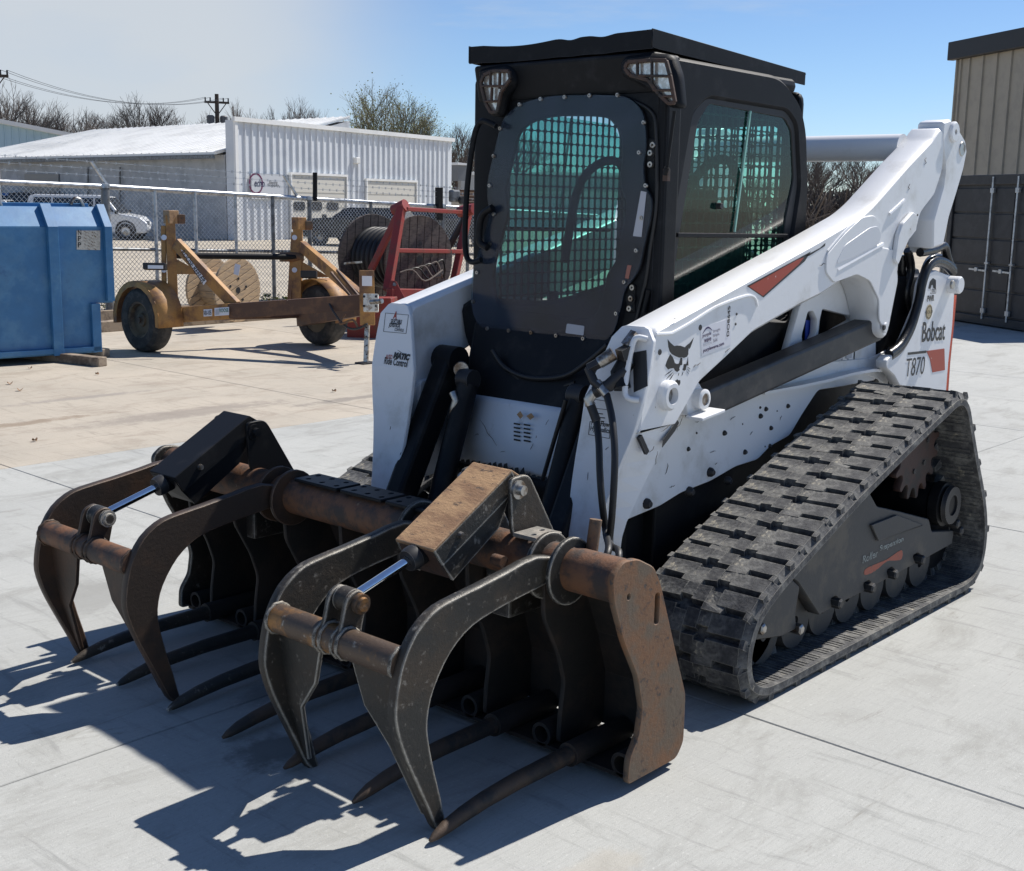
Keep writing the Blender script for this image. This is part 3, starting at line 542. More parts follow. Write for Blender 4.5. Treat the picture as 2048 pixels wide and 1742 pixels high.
MB().tube([(ct.x, -.50, ct.z), (ct.x, .50, ct.z)], .058, 28).build('arm_crossmember', WHITE, T, smooth=40)
# ---- tailgate panel
TY = .60
both(yplate('tail_panel', [rnd(xz([(1892, 790), (1800, 772), (1789, 751), (1773, 736), (1772, 722), (1782, 711), (1797, 707), (1815, 682), (1831, 645), (1844, 613), (1850, 569), (1860, 545), (1872, 540), (1892, 548), (1910, 553), (1909, 587), (1905, 651), (1897, 725)], TY), .012)], TY, .05, WHITE, T, bev=.004))
MB().tube([P(1911, 590, 'y', TY-.01), P(1905, 655, 'y', TY-.01), P(1898, 725, 'y', TY-.01), P(1894, 785, 'y', TY-.01)], .006, 6).build('reflector_strip', M('orange_strip', (0.6, 0.12, 0.07), .4), T)
both(disc(1899, 569, TY, .038, .05, 'pivot_boss', WHITE, T, [(0, 0), (0, .04), (.05, .04), (.056, .034), (.056, 0)]))
both(disc(1903, 569, TY+.05, .02, .01, 'pivot_pin', STEEL, T))
SLV = M('hose_sleeve', (0.012, 0.012, 0.013), 0.28, bump=.3, bscale=30)
for dy, off in ((0, 0), (-.05, 6), (.0, -5)):
    both(MB().tube(crv(Q([(1778, 708-off), (1800, 690-off), (1822, 650-off), (1838, 600), (1845, 560-off), (1856, 530-off), (1872, 520-off), (1892, 526-off), (1906, 540-off)], 'y', .585+dy), False, 4), .021-.004*(off > 0), 8).build('hose', SLV, T, smooth=60))
for pix, y in (([(1815, 500), (1822, 540), (1812, 590), (1822, 640), (1800, 690)], .5), ([(1805, 510), (1806, 560), (1830, 600), (1810, 660)], .46), ([(1840, 505), (1868, 500), (1888, 492), (1895, 515), (1900, 530)], .58)):
    both(MB().tube(crv(Q(pix, 'y', y), False, 4), .02, 8).build('hose', SLV, T, smooth=60))
MB().box(-1.60, -1.0, .36, .50, .86, 1.33).build('rear_tower', BLACKM, T, bevel=.02)
MB().box(-1.60, -1.0, -.50, -.36, .86, 1.33).build('rear_tower', BLACKM, T, bevel=.02)
# tail writing
tw = TY+.0012
on_y('decal_lettering', 'Bobcat', (1843, 685), (1889, 680), .092, tw, DECALK, T, bold=0.015)
on_y('decal_lettering', 'T870', (1811, 754), (1848, 748), .082, tw, DECALK, T, bold=-0.005, shear=.1)
yplate('decal_stripe', [xz([(1816, 705), (1853, 701), (1853, 706), (1816, 710)], tw)], tw, .0008, DECALK, T, bev=0)
yplate('decal_flash', [rnd(xz([(1853, 702), (1889, 697), (1890, 740), (1865, 745), (1860, 718)], tw), .004)], tw, .0008, DECALR, T, bev=0)
sp = P(1858, 624, 'y', tw); RNG = MB().ring((sp.x, tw, sp.z), (0, 1, 0), [(0, 0), (0, .034), (.001, .034), (.001, 0)], 24).build('round_sticker', TAN, T)
MB().ring((sp.x, tw+.001, sp.z), (0, 1, 0), [(0, .026), (0, .029), (.0006, .029), (.0006, .026)], 24).build('sticker_ring', DECALK, T)
on_y('decal_lettering', 'GOLD', (1851, 628), (1865, 626), .014, tw+.0016, DECALK, T)
yplate('decal_emblem', [rnd(xz([(1857, 577), (1860, 563), (1866, 556), (1872, 560), (1872, 578), (1867, 576), (1866, 570), (1863, 570), (1861, 578)], tw), .003)], tw, .0008, DECALK, T, bev=0)
on_y('decal_lettering', '2 SPEED', (1860, 588), (1872, 587), .022, tw, DECALK, T); on_y('decal_lettering', 'PWR', (1854, 604), (1868, 602), .028, tw, DECALK, T, bold=.03)
# ---- arm decals
ay = AY1+.0010
for nm, pix, mt in (('decal_flash_border', [(1494, 572), (1600, 515), (1622, 503), (1610, 522), (1527, 595)], DECALK), ('decal_flash', [(1498, 573), (1595, 520), (1608, 515), (1598, 528), (1526, 592)], DECALR),
                    ('decal_streak', [(1610, 512), (1640, 496), (1651, 486), (1650, 492), (1618, 512)], DECALK),
                    ('sticker_label', [(1401.5, 656), (1461, 636), (1462, 689), (1403.5, 712)], DECALW)):
    yy = ay+(.0009 if nm in ('decal_flash',) else 0); yplate(nm, [xz(pix, yy)], yy, .0008, mt, la, bev=0)
sy = ay+.0005
sxd = (P(1461, 636, 'y', sy)-P(1401.5, 656, 'y', sy)).normalized(); up_ = Vector((-sxd.z, 0, sxd.x));
def stk(name, s, a, w, h, mat, bold=0, rot=False):
    o = P(*a, 'y', sy); xd, yd = (sxd, Vector((0, 0, 1))) if not rot else (Vector((0, 0, 1)), -sxd)
    return text(name, s, o, xd, yd, h, mat, la, width=w, bold=bold)
pxm = (P(1461, 636, 'y', sy)-P(1401.5, 656, 'y', sy)).length/60
stk('sticker_text', 'purple', (1405, 677), 17*pxm, .015, DECALP, .02); stk('sticker_text', 'wave', (1408, 686), 14*pxm, .012, DECALP, .02); stk('sticker_text', 'AUCTION', (1406, 694), 17*pxm, .010, DECALG)
stk('sticker_text', 'Straight.', (1426, 667), 15*pxm, .012, DECALP); stk('sticker_text', 'Simple.', (1426, 676), 13*pxm, .012, DECALP); stk('sticker_text', 'Sold.', (1426, 685), 9*pxm, .011, DECALP)
stk('sticker_text', 'purplewave.com', (1406, 707), 42*pxm, .016, DECALP, .03); stk('sticker_text', 'DO8645', (1458, 672), .105, .016, DECALK, .02, True)
arc = [P(1405+20*t, 668-7*t-11*sin(pi*t), 'y', sy) for t in [i/8 for i in range(9)]]+[P(1424-18*t, 661+6*t-7*sin(pi*t), 'y', sy) for t in [i/8 for i in range(9)]]
yplate('sticker_arc', [[(p.x, p.z) for p in arc]], sy+.0004, .0006, DECALP, la, bev=0)
# cat-head emblem
def em(pix, k=1): return yplate('cat_emblem', [crv([(a, b, 0) for a, b in xz([(1310+u/9.68, 670+v/9.68) for u, v in pix], ay)], True, 3) if k else xz([(1310+u/9.68, 670+v/9.68) for u, v in pix], ay)], ay, .0008, M('emblem_black', (.01, .01, .011), .4), la, bev=0)
em([(248, 85), (300, 150), (375, 215), (430, 203), (500, 210), (585, 240), (600, 215), (680, 150), (752, 50), (725, 140), (690, 235), (668, 275), (655, 230), (645, 330), (648, 370), (620, 420), (560, 445), (520, 430), (470, 438), (400, 410), (330, 370), (290, 320), (262, 230)], 0)
em([(298, 372), (345, 430), (365, 480), (385, 540), (420, 562), (465, 555), (485, 500), (497, 440), (530, 440), (528, 580), (490, 588), (470, 640), (480, 680), (430, 716), (390, 690), (365, 640), (300, 650), (255, 668), (205, 595), (240, 490)], 0)
em([(640, 420), (648, 590), (612, 590), (600, 640), (600, 670), (565, 695), (535, 670), (555, 630), (560, 565), (610, 560), (630, 500)], 0)
em([(430, 850), (445, 875), (490, 875), (492, 930), (470, 980), (400, 980), (388, 920), (400, 880), (425, 870)], 0)
for a, b in (((345, 675), (190, 790)), ((360, 712), (225, 850)), ((370, 742), (268, 895)), ((625, 620), (692, 660)), ((625, 655), (680, 715)), ((612, 690), (655, 760)), ((470, 730), (452, 790)), ((545, 715), (520, 790))):
    em([a, ((a[0]+b[0])/2-4, (a[1]+b[1])/2-9), b, ((a[0]+b[0])/2+4, (a[1]+b[1])/2+9)], 0)
# small scratches and stencilled plate on the front plate
fx = .012+.0008
def on_front(pix):  # points of the sloping front plate of one arm
    o = []
    for u, v in pix:
        x = .9
        for _ in range(20): p = P(u, v, 'x', x); x = .5*x+.5*(ip(xf, p.z)+fx)
        o.append(p)
    return o
def ftext(body, a, b, h, mat=None, bold=0.0, shear=0.0):
    A, B = on_front([a, b]); zc = A.z; n1 = Vector((ip(xf, zc+.05)-ip(xf, zc-.05), 0, .1)).normalized()
    return text('decal_lettering', body, A, B-A, n1, h, mat or DECALK, T, width=(B-A).length, bold=bold, shear=shear, th=.0009)
ftext('High Flow', (1182, 853), (1218, 858), .022, bold=.02); ftext('Hydraulics', (1180, 864), (1219, 870), .022, bold=.02)
ftext('A', (786, 637), (793, 639), .03, DECALR, bold=.05); ftext('SELECTABLE', (781, 647), (803, 649), .018, bold=.03); ftext('JOYSTICK', (777, 656), (800, 658), .02, bold=.04); ftext('CONTROLS', (789, 662), (807, 664), .012, bold=.02)
ftext('AUTO', (771, 718), (784, 719), .018, DECALR, bold=.02); ftext('MATIC', (786, 717), (819, 722), .026, bold=.08, shear=.2); ftext('Ride Control', (768, 728), (814, 735), .028, bold=.02)
def frame_lines(c, w=.0016):
    q = on_front(c); mb = MB()
    for i in range(4): mb.bar(q[i], q[(i+1) % 4], w, .0012, (1, 0, 0))
    return mb.build('decal_border', DECALK, T)
frame_lines([(771, 626), (817, 630), (812, 667), (767, 663)]); frame_lines([(1180, 843), (1220, 849), (1219, 877), (1177, 869)]); frame_lines([(1186, 798), (1222, 804), (1221, 820), (1184, 816)])
for q in (((1188, 826), (1206, 828)), ((1190, 834), (1210, 836)), ((1192, 841), (1208, 843))):
    a, b = on_front(q); MB().bar(a, b, .003, .0012, (1, 0, 0)).build('decal_line', DECALK, T)
# ---- cab
CY = .44
so = rnd([(0.575, 0.95), (0.575, 2.125, .06), (-0.17, 2.118, .1), (-0.325, 2.03, .08), (-0.385, 1.93, .08), (-0.425, 1.7), (-0.43, 0.95)], .02, 5)
wo = rnd(xz([(1419, 196, 0)[:2], (1390, 226), (1347, 470), (1327, 625), (1575, 640), (1585, 470), (1600, 370), (1594, 250), (1576, 222)], CY), .03, 4)
cs = yplate('cab_side', [so, wo], CY, .05, CABM, T, bev=.012)
so2 = [(max(x, -.355), z) for x, z in so]; yplate('cab_side', [so2, [(max(x, -.315), z) for x, z in wo]], -CY, .05, CABM, T, bev=.012)
gs = rnd(xz([(1419, 207), (1396, 245), (1360, 464), (1338, 620), (1560, 632), (1571, 440), (1588, 357), (1584, 262), (1570, 236)], CY-.012), .02, 4)
wg = yplate('side_window_frame', [rnd(xz([(1415, 190), (1385, 226), (1340, 470), (1322, 632), (1580, 645), (1590, 470), (1605, 370), (1599, 245), (1580, 216)], CY-.012), .03, 4), gs], CY-.012, .02, M('rubber_seal', (0.02, .021, .023), .6), T, bev=.002)
gl_ = yplate('side_window', [gs], CY-.018, .005, GLASS, wg, bev=0); yplate('side_window', [[(max(x, -.30), z) for x, z in gs]], -CY+.018, .005, GLASS, T, bev=0)
rl = MB(); a, b = P(1352, 470, 'y', CY), P(1572, 472, 'y', CY); rl.bar(a, b, .02, .016); both(rl.build('window_rail', CABM, T, bevel=.003))
a, b = P(1501, 222, 'y', CY-.01), P(1469, 464, 'y', CY-.01); both(MB().bar(a, b, .008, .006, (0, 1, 0)).build('window_divider', M('green_edge_glass', (.25, .5, .42), .2), T))
disc(1435, 412, CY-.015, .012, .02, 'window_latch', BOLT, T)
# steel safety grids inside the glass
def grid(name, o, xd, yd, w, h, sp_, mat, bw=.0088):
    mb = MB(); o = Vector(o); xd = Vector(xd); yd = Vector(yd); nx = int(w/sp_); ny = int(h/sp_)
    for i in range(nx+1):
        a = o+xd*(w*i/nx); mb.bar(a, a+yd*h, bw, .004, xd.cross(yd).cross(yd))
    for j in range(ny+1):
        a = o+yd*(h*j/ny); mb.bar(a, a+xd*w, bw*1.0, .0042, yd)
    # small fillets make each opening read as a rounded square
    for i in range(nx+1):
        for j in range(ny+1):
            c = o+xd*(w*i/nx)+yd*(h*j/ny); mb.obox(c, (xd+yd)*bw*.75, (xd-yd)*bw*.75, xd.cross(yd)*.0018)
    return mb.build(name, mat, T, kind='stuff')
for s in (1, -1): grid('window_grid', (-.34, s*(CY-.055), 1.22), (1, 0, 0), (0, 0, 1), .84, .78, .0415, GRIDM)
grid('rear_grid', (-.385, -.36, 1.20), (0, 1, 0), (0, 0, 1), .72, .80, .0415, GRIDM)
xplate('cab_rear', [rnd([(-.38, .95), (.42, .95), (.42, 2.08), (-.38, 2.08)], .05), rnd([(-.34, 1.38), (.34, 1.38), (.34, 1.95), (-.34, 1.95)], .06)], -.355, .03, CABM, T, bev=.006)
MB().box(-.40, -.37, -.40, .42, .9, 1.38).build('cab_rear_wall', CABM, T)
# roof
MB().box(-.32, .60, -.425, .425, 2.06, 2.125).build('cab_roof', CABM, T, bevel=.03, seg=3)
rc = MB(); zf, zb = 2.205, 2.150
prf = [(.41, -.05), (.41, 0), (-.41, 0), (-.41, -.05)]
n = 60; vs = []
for i in range(n+1):  # dented front lip, seen on edge
    y = -.44+.85*i/n; dz = -.010*sin(pi*min(1, max(0, (i/n-.08)/.40))) - .007*(sin(pi*min(1, max(0, (i/n-.5)/.13)))**2+sin(pi*min(1, max(0, (i/n-.66)/.16)))**2)
    dx = -.02*sin(pi*i/n)
    vs += [(.635+dx, y, zf-.062+dz*.3), (.635+dx, y, zf+dz)]
for i in range(n+1):
    y = -.44+.85*i/n; dz = -.010*sin(pi*min(1, max(0, (i/n-.08)/.40))) - .007*(sin(pi*min(1, max(0, (i/n-.5)/.13)))**2+sin(pi*min(1, max(0, (i/n-.66)/.16)))**2)
    vs += [(.56, y, zf-.004+dz*.6), (-.40, y, zb)]
b0 = 2*(n+1); fs = []
for i in range(n):
    fs += [(2*i, 2*i+2, 2*i+3, 2*i+1), (2*i+1, 2*i+3, b0+2*i+2, b0+2*i), (b0+2*i, b0+2*i+2, b0+2*i+3, b0+2*i+1)]
rc = MB().add(vs, fs); rco = rc.build('roof_cover', CABM, T); sdm = rco.modifiers.new('s', 'SOLIDIFY'); sdm.thickness = .006
yplate('roof_cover_side', [[(.637, zf+.002), (-.395, zb+.003), (-.395, zb-.045), (.60, zf-.062), (.637, zf-.058)]], .412, .006, CABM, T, bev=.001)
yplate('roof_cover_side', [[(.637, zf+.002), (-.395, zb+.003), (-.395, zb-.045), (.60, zf-.062), (.637, zf-.058)]], -.442, .006, CABM, T, bev=.001)
MB().box(-.15, .52, -.32, .32, 2.12, 2.165).build('roof_spacer', BLACKM, T, bevel=.01)
# front frame, header, door
dr = xz
door_px = [(1292, 290), (1287, 232), (1268, 204), (1240, 192), (1170, 190), (1100, 193), (1050, 205), (1022, 222), (1005, 245), (990, 300), (975, 370), (978, 430), (965, 480), (952, 520), (944, 560), (943, 600), (950, 635), (968, 656), (1010, 664), (1090, 674), (1180, 686), (1208, 682), (1228, 662), (1243, 610), (1250, 580), (1268, 555), (1280, 530), (1290, 480), (1300, 440), (1303, 400), (1290, 370), (1287, 330)]
FXX = .60
dl = [(p.x, p.y) for p in crv([(a, b, 0) for a, b in yz(door_px, FXX+.02)], True, 3)]
cy_, cz_ = sum(p[0] for p in dl)/len(dl), sum(p[1] for p in dl)/len(dl)
dl2 = [(cy_-.012+(p[0]-cy_)*.74, cz_+.01+(p[1]-cz_)*.82) for p in dl]; dl3 = [(cy_+(p[0]-cy_)*.97, cz_+(p[1]-cz_)*.98) for p in dl]
xplate('cab_front', [rnd([(-.44, .93), (.425, .93), (.425, 2.10), (-.44, 2.10)], .03), dl3], FXX, .05, CABM, T, bev=.006)
both_p = MB().box(.50, .598, .40, .452, 1.0, 2.09).build('corner_pillar', CABM, T, bevel=.018, seg=3); both(both_p)
hd = MB().hexa([(.52, -.44, 2.0), (.605, -.42, 2.0), (.605, .42, 2.0), (.52, .44, 2.0)], [(.50, -.44, 2.13), (.635, -.42, 2.135), (.635, .42, 2.135), (.50, .44, 2.13)]).build('cab_header', CABM, T, bevel=.015, seg=3)
dfr = xplate('front_door', [dl, dl2], FXX+.015, .02, CABM, T, bev=.003)
xplate('door_sheet', [dl], FXX+.022, .005, POLY, dfr, bev=0)
for u, v in ((1040, 209), (1082, 198), (1130, 194), (1180, 191), (1236, 190), (1288, 245), (1279, 305), (1292, 371), (1283, 436), (1001, 257), (988, 312), (980, 371), (988, 428), (980, 487), (955, 545), (947, 603), (975, 657), (1018, 661), (1063, 665), (1113, 671), (1167, 677), (1233, 627), (1249, 564), (1273, 501)):
    c = P(u, v, 'x', FXX+.023); MB().ring(c, (1, 0, 0), [(0, .003), (0, .0085), (.006, .007), (.006, .003)], 10).build('door_bolt', STEEL, dfr, smooth=40)
xplate('door_label', [yz([(1282, 382), (1293, 384), (1283, 474), (1266, 472)], FXX+.0232)], FXX+.0238, .001, DECALG, dfr, bev=0)
xplate('door_label', [rnd(yz([(1134, 647), (1169, 652), (1167, 671), (1131, 666)], FXX+.0232), .005)], FXX+.0238, .001, DECALG, dfr, bev=0)
xplate('door_label', [yz([(1255, 530), (1263, 531), (1257, 558), (1250, 556)], FXX+.0232)], FXX+.0238, .001, M('faded_red', (.35, .13, .09), .5), dfr, bev=0)
for u, v in ((1307, 290), (1302, 306), (1302, 329), (1266, 575), (1263, 597), (1260, 617)):
    c = P(u, v, 'x', FXX+.005); MB().ring(c, (1, 0, 0), [(0, .004), (0, .012), (.008, .010), (.008, .004)], 12).build('hinge_bolt', STEEL, T, smooth=40)
for u, v in ((1302, 306), (1263, 597)):
    c = P(u, v, 'x', FXX); MB().ring(c, (1, 0, 0), [(0, .0), (0, .022), (.008, .022), (.008, 0)], 18).build('hinge', BLACKM, T, smooth=40)
    MB().obox(c+Vector((0, .0, 0)), (.006, 0, 0), (0, .02, 0), (0, 0, .05)).build('hinge_plate', BLACKM, T, bevel=.008)
for a, b, r in (((1349, 222), (1334, 335), .006), ((1334, 335), (1330, 350), .010), ((1297, 580), (1288, 625), .008)):
    MB().tube([P(*a, 'x', FXX+.01), P(*b, 'x', FXX+.01)], r, 8).build('pillar_rod', BLACKM, T, smooth=60)
MB().obox(P(1333, 350, 'x', FXX+.004), (.008, 0, 0), (0, .01, 0), (0, 0, .02)).build('rod_bracket', RUSTB, T)
MB().tube(crv(Q([(1250, 195), (1300, 220), (1312, 260), (1313, 400), (1300, 500), (1290, 570), (1268, 660)], 'x', FXX+.002), False, 4), .007, 8).build('door_seal', HOSE, T, smooth=60)
# grab bar
MB().tube(crv(Q([(992, 252), (968, 242), (955, 252), (945, 290), (934, 380), (930, 470), (933, 512), (944, 524), (962, 520)], 'x', .66), False, 5), .011, 10).build('grab_bar', CABM, T, smooth=60)
MB().tube(crv(Q([(985, 415), (965, 430), (958, 460), (960, 485), (975, 495)], 'x', .645), False, 5), .014, 8).build('door_handle', BLACKM, T, smooth=60)
# work lamps
def lamp(pix, lens, cells, yin):
    hs = xplate('headlight', [rnd(yz(pix, .645), .018)], .645, .06, CABM, T, bev=.012)
    xplate('lens', [rnd(yz(lens, .650), .014)], .651, .012, LENS, hs, bev=.003)
    gd = MB(); q = [P(u, v, 'x', .662) for u, v in lens]
    for i in range(len(q)): gd.bar(q[i], q[(i+1) % len(q)], .013, .012, (1, 0, 0))
    for a, b in cells: gd.bar(P(*a, 'x', .664), P(*b, 'x', .664), .008, .012, (1, 0, 0))
    gd.build('lamp_guard', RUSTB, hs, bevel=.003)
lamp([(1236, 130), (1246, 112), (1300, 105), (1338, 108), (1352, 150), (1358, 215), (1338, 216), (1318, 196), (1292, 178), (1262, 162), (1240, 150)],
     [(1250, 136), (1256, 124), (1300, 120), (1332, 121), (1340, 150), (1350, 205), (1338, 207), (1318, 188), (1297, 160), (1260, 150)],
     [((1275, 122), (1275, 152)), ((1304, 120), (1304, 170)), ((1277, 151), (1342, 152)), ((1306, 180), (1345, 180)), ((1324, 193), (1347, 192))], 1)
lamp([(954, 140), (970, 134), (1012, 128), (1026, 142), (1028, 168), (1006, 196), (1000, 232), (980, 233), (968, 214), (956, 180)],
     [(968, 150), (985, 142), (1018, 142), (1021, 158), (1002, 184), (995, 224), (982, 225), (971, 205), (962, 165)],
     [((981, 142), (981, 172)), ((1000, 142), (999, 178)), ((964, 172), (1010, 172)), ((968, 203), (998, 202)), ((984, 175), (983, 202))], -1)
# interior
MB().box(-.32, -.22, -.24, .24, 1.0, 1.62).box(-.30, .12, -.24, .24, .98, 1.08).build('seat', SEATM, T, bevel=.04, seg=3)
MB().box(-.30, -.26, -.09, .09, 1.60, 1.70).build('seat_headrest', SEATM, T, bevel=.03, seg=3)
for s in (1, -1):
    MB().tube(crv([(-.25, s*.27, 1.55), (-.1, s*.27, 1.80), (.15, s*.27, 1.72), (.28, s*.24, 1.4)], False, 5), .018, 8).build('lap_bar', SEATM, T, smooth=60)
    MB().tube([(.28, s*.28, 1.05), (.30, s*.28, 1.28)], .022, 8).build('joystick', SEATM, T, smooth=60)
    MB().box(-.2, .3, s*.30-.05, s*.30+.05, 1.0, 1.12).build('armrest', SEATM, T, bevel=.02)
MB().box(-.43, .58, -.42, .42, .93, .96).build('cab_floor', SEATM, T)
MB().tube(crv([(-.02, -.04, 1.98), (.0, -.02, 1.7), (-.02, .02, 1.4), (-.1, .05, 1.1)], False, 5), .02, 8).build('seat_belt_post', SEATM, T, smooth=60)
# lower front of the cab: black belly, white panel, tilt cylinders, quick attach
lb = xplate('cab_belly', [[(p.x, p.y) for p in crv([(a, b, 0) for a, b in yz([(938, 600), (925, 650), (940, 700), (975, 735), (1020, 752), (1080, 760), (1130, 755), (1175, 735), (1225, 695), (1250, 640), (1250, 560), (1100, 600)], .60)], True, 4)]], .612, .06, CABM, T, bev=.02)
MB().hexa([(.50, -.40, .86), (.74, -.37, .88), (.74, .37, .88), (.50, .40, .86)], [(.50, -.43, 1.20), (.60, -.43, 1.20), (.60, .43, 1.20), (.50, .43, 1.20)]).build('front_cowl', BLACKM, T, bevel=.02)
MB().tube(crv(Q([(985, 700), (1010, 735), (1060, 756), (1130, 752), (1180, 720), (1215, 690)], 'x', .70), False, 4), .010, 8).build('hose', HOSE, T, smooth=60)
MB().tube(crv(Q([(990, 712), (1040, 760), (1100, 778), (1150, 765)], 'x', .69), False, 4), .008, 8).build('hose', HOSE, T, smooth=60)
n = 12; vs = []
for i in range(n+1):
    t = i/n; z = .905-.265*t; x = .74+.045*sin(pi*t*.8)
    vs += [(x, -.39, z), (x, .39, z)]
pn = MB().add(vs, [(2*i, 2*i+2, 2*i+3, 2*i+1) for i in range(n)]).build('front_panel', WHITEW, T, smooth=60); sm = pn.modifiers.new('s', 'SOLIDIFY'); sm.thickness = .02
for q, mt in (([(1033, 829), (1040, 822), (1046, 832), (1040, 838)], RUSTO), ([(1052, 832), (1062, 826), (1068, 834), (1060, 840)], RUSTO)):
    c = [P(u, v, 'x', .787) for u, v in q]; xplate('rust_mark', [[(p.y, p.z) for p in c]], .786, .001, mt, T, bev=0)
for i in range(5):
    for j in range(2):
        a = P(1034+j*20, 848+i*8+j*2, 'x', .787); MB().obox(a, (.0006, 0, 0), (0, .016, 0), (0, 0, .003)).build('worn_print', DECALK, T)
MB().cyl((.70, -.42, .60), (.70, .42, .60), .075, 20).build('arm_torque_tube', BLACKM, T, smooth=40)
MB().box(.55, .72, -.42, .42, .34, .62).build('front_crossmember', BLACKM, T, bevel=.02)
for s in (1, -1):
    a, b = Vector((.77, s*.395, 1.03)), Vector((1.10, s*.395, .40))
    MB().bar(a, b, .085, .10, (1, 0, 0)).build('quick_attach_arm', BLACKM, T, bevel=.015)
    MB().ring((.77, s*.395-.05, 1.03), (0, 1, 0), [(0, 0), (0, .055), (.1, .055), (.1, 0)], 20).build('attach_pivot', BLACKM, T, smooth=35)
    a, b = Vector((.80, s*.27, .95)), Vector((.98, s*.27, .45))
    MB().cyl(a, b, .042, 14).build('tilt_cylinder', BLACKM, T, smooth=40)
    MB().cyl(a+(b-a)*.02, a+(b-a)*.28, .022, 12).build('tilt_rod', STEEL, T, smooth=40)
    MB().ring((.80, s*.27-.03, .97), (0, 1, 0), [(0, 0), (0, .04), (.06, .04), (.06, 0)], 16).build('rod_eye', BOLT, T, smooth=35)
    MB().box(1.12, 1.17, s*.5-.14, s*.5+.14, .14, .52).build('mount_plate', BLACKM, T, bevel=.01)
MB().box(1.10, 1.15, -.5, .5, .12, .24).build('mount_crossbar', BLACKM, T, bevel=.01)
c = P(922, 738, 'x', .80); MB().ring(c-Vector((0, 0, 0)), (.7, .7, 0), [(0, 0), (0, .03), (.014, .028), (.014, 0)], 20).build('pin_head', STEEL, T, smooth=35)
MB().tube(Q([(905, 785), (912, 800), (903, 835)], 'x', .86), .016, 10).build('hose_fitting', STEEL, T, smooth=50)
MB().tube(crv(Q([(903, 835), (895, 870), (900, 900), (880, 950)], 'x', .86), False, 4), .012, 8).build('hose', HOSE, T, smooth=50)
MB().tube(Q([(1132, 800), (1085, 960)], 'x', .86), .008, 8).build('hose', HOSE, T, smooth=50)
# ---- coupler block, handle and hoses on the machine's left arm
hb = on_front([(1293, 700), (1296, 772), (1268, 785), (1266, 705)])
MB().prism([p+Vector((.0015, 0, 0)) for p in hb], (-.001, 0, 0)).build('dark_opening_plate', BOLT, T)  # dark plate laid on the arm in place of a hole, its shade as colour
hp = [p+Vector((k, 0, 0)) for p, k in zip(on_front([(1298, 678), (1285, 674), (1277, 690), (1268, 735), (1263, 780), (1268, 795), (1282, 800)]), (.01, .03, .035, .035, .035, .03, .01))]
MB().tube(crv(hp, False, 4), .010, 10).build('grab_handle', WHITE, T, smooth=60)
def ft(pix, off, r, name, mat, n=12):
    q = [p+Vector((o, 0, 0)) for p, o in zip(on_front(pix), off)]; return MB().tube(q, r, n).build(name, mat, T, smooth=50)
ft([(1268, 700), (1262, 708)], (.03, .06), .026, 'coupler_block', BOLT, 4); ft([(1278, 665), (1266, 690)], (.02, .04), .018, 'coupler', STEEL, 4)
ft([(1250, 704), (1228, 722)], (.06, .08), [.023, .020], 'coupler', STEEL); ft([(1228, 722), (1212, 732)], (.08, .09), .019, 'coupler_nut', BOLT, 6)
ft([(1211, 732), (1222, 758), (1232, 770)], (.09, .09, .08), .015, 'elbow_fitting', BOLT); ft([(1225, 760), (1240, 785)], (.085, .07), .016, 'crimp_sleeve', STEEL)
ft([(1262, 740), (1240, 768), (1216, 780)], (.03, .06, .07), .021, 'coupler', BOLT); ft([(1216, 780), (1206, 795), (1208, 806)], (.07, .075, .07), .018, 'elbow_fitting', STEEL); ft([(1208, 806), (1216, 838)], (.07, .06), .015, 'crimp_sleeve', BOLT)
ft([(1262, 720), (1250, 745), (1255, 775)], (.02, .03, .03), .03, 'valve_body', BLACKM, 8)
h1 = crv([p+Vector((o, 0, 0)) for p, o in zip(on_front([(1240, 785), (1262, 830), (1275, 890), (1274, 950), (1262, 1020), (1243, 1080)]), (.07, .1, .12, .12, .10, .06))]+[Vector((1.25, .80, .60)), Vector((1.30, .82, .52))], False, 6)
MB().tube(h1, .0115, 10).build('hydraulic_hose', HOSE, T, smooth=60)
h2 = crv([p+Vector((o, 0, 0)) for p, o in zip(on_front([(1216, 838), (1232, 880), (1242, 940), (1243, 1000), (1235, 1060)]), (.06, .09, .11, .1, .06))]+[Vector((1.25, .76, .60)), Vector((1.30, .76, .52))], False, 6)
MB().tube(h2, .0115, 10).build('hydraulic_hose', HOSE, T, smooth=60)

# scratches, scuffs and weld beads on the paint
SCR = M('paint_scratch', (0.09, 0.075, 0.06), .6); rs = random.Random(12)
for u, v, L_, a in ((1300, 905, 16, .9), (1322, 862, 22, .6), (1352, 860, 30, 1.1), (1310, 930, 26, 1.35), (1385, 735, 18, .5), (1450, 705, 14, .8), (1560, 640, 20, .55), (1700, 470, 16, 1.0), (1815, 380, 14, 1.2), (1640, 530, 18, .4), (1345, 640, 12, .5), (1850, 330, 16, 1.4)):
    m = 5; q = [P(u+L_*cos(a)*j/m+rs.gauss(0, 1), v-L_*sin(a)*j/m+rs.gauss(0, 1), 'y', AY1+.0012) for j in range(m+1)]
    MB().tube(q, [.0004]+[.0011]*(m-1)+[.0004], 4).build('scratch', SCR, T)
for u, v, L_, a in ((1330, 950, 24, 1.3), (1420, 905, 12, .3), (1500, 870, 10, 1.0), (1390, 845, 8, .2), (1460, 840, 14, .7), (1340, 975, 10, .4), (1560, 840, 9, 1.2), (1430, 930, 7, .9)):
    q = [P(u+L_*cos(a)*j/4+rs.gauss(0, .8), v-L_*sin(a)*j/4+rs.gauss(0, .8), 'y', .507) for j in range(5)]
    MB().tube(q, [.0004, .0011, .0012, .0011, .0004], 4).build('scratch', SCR, T)
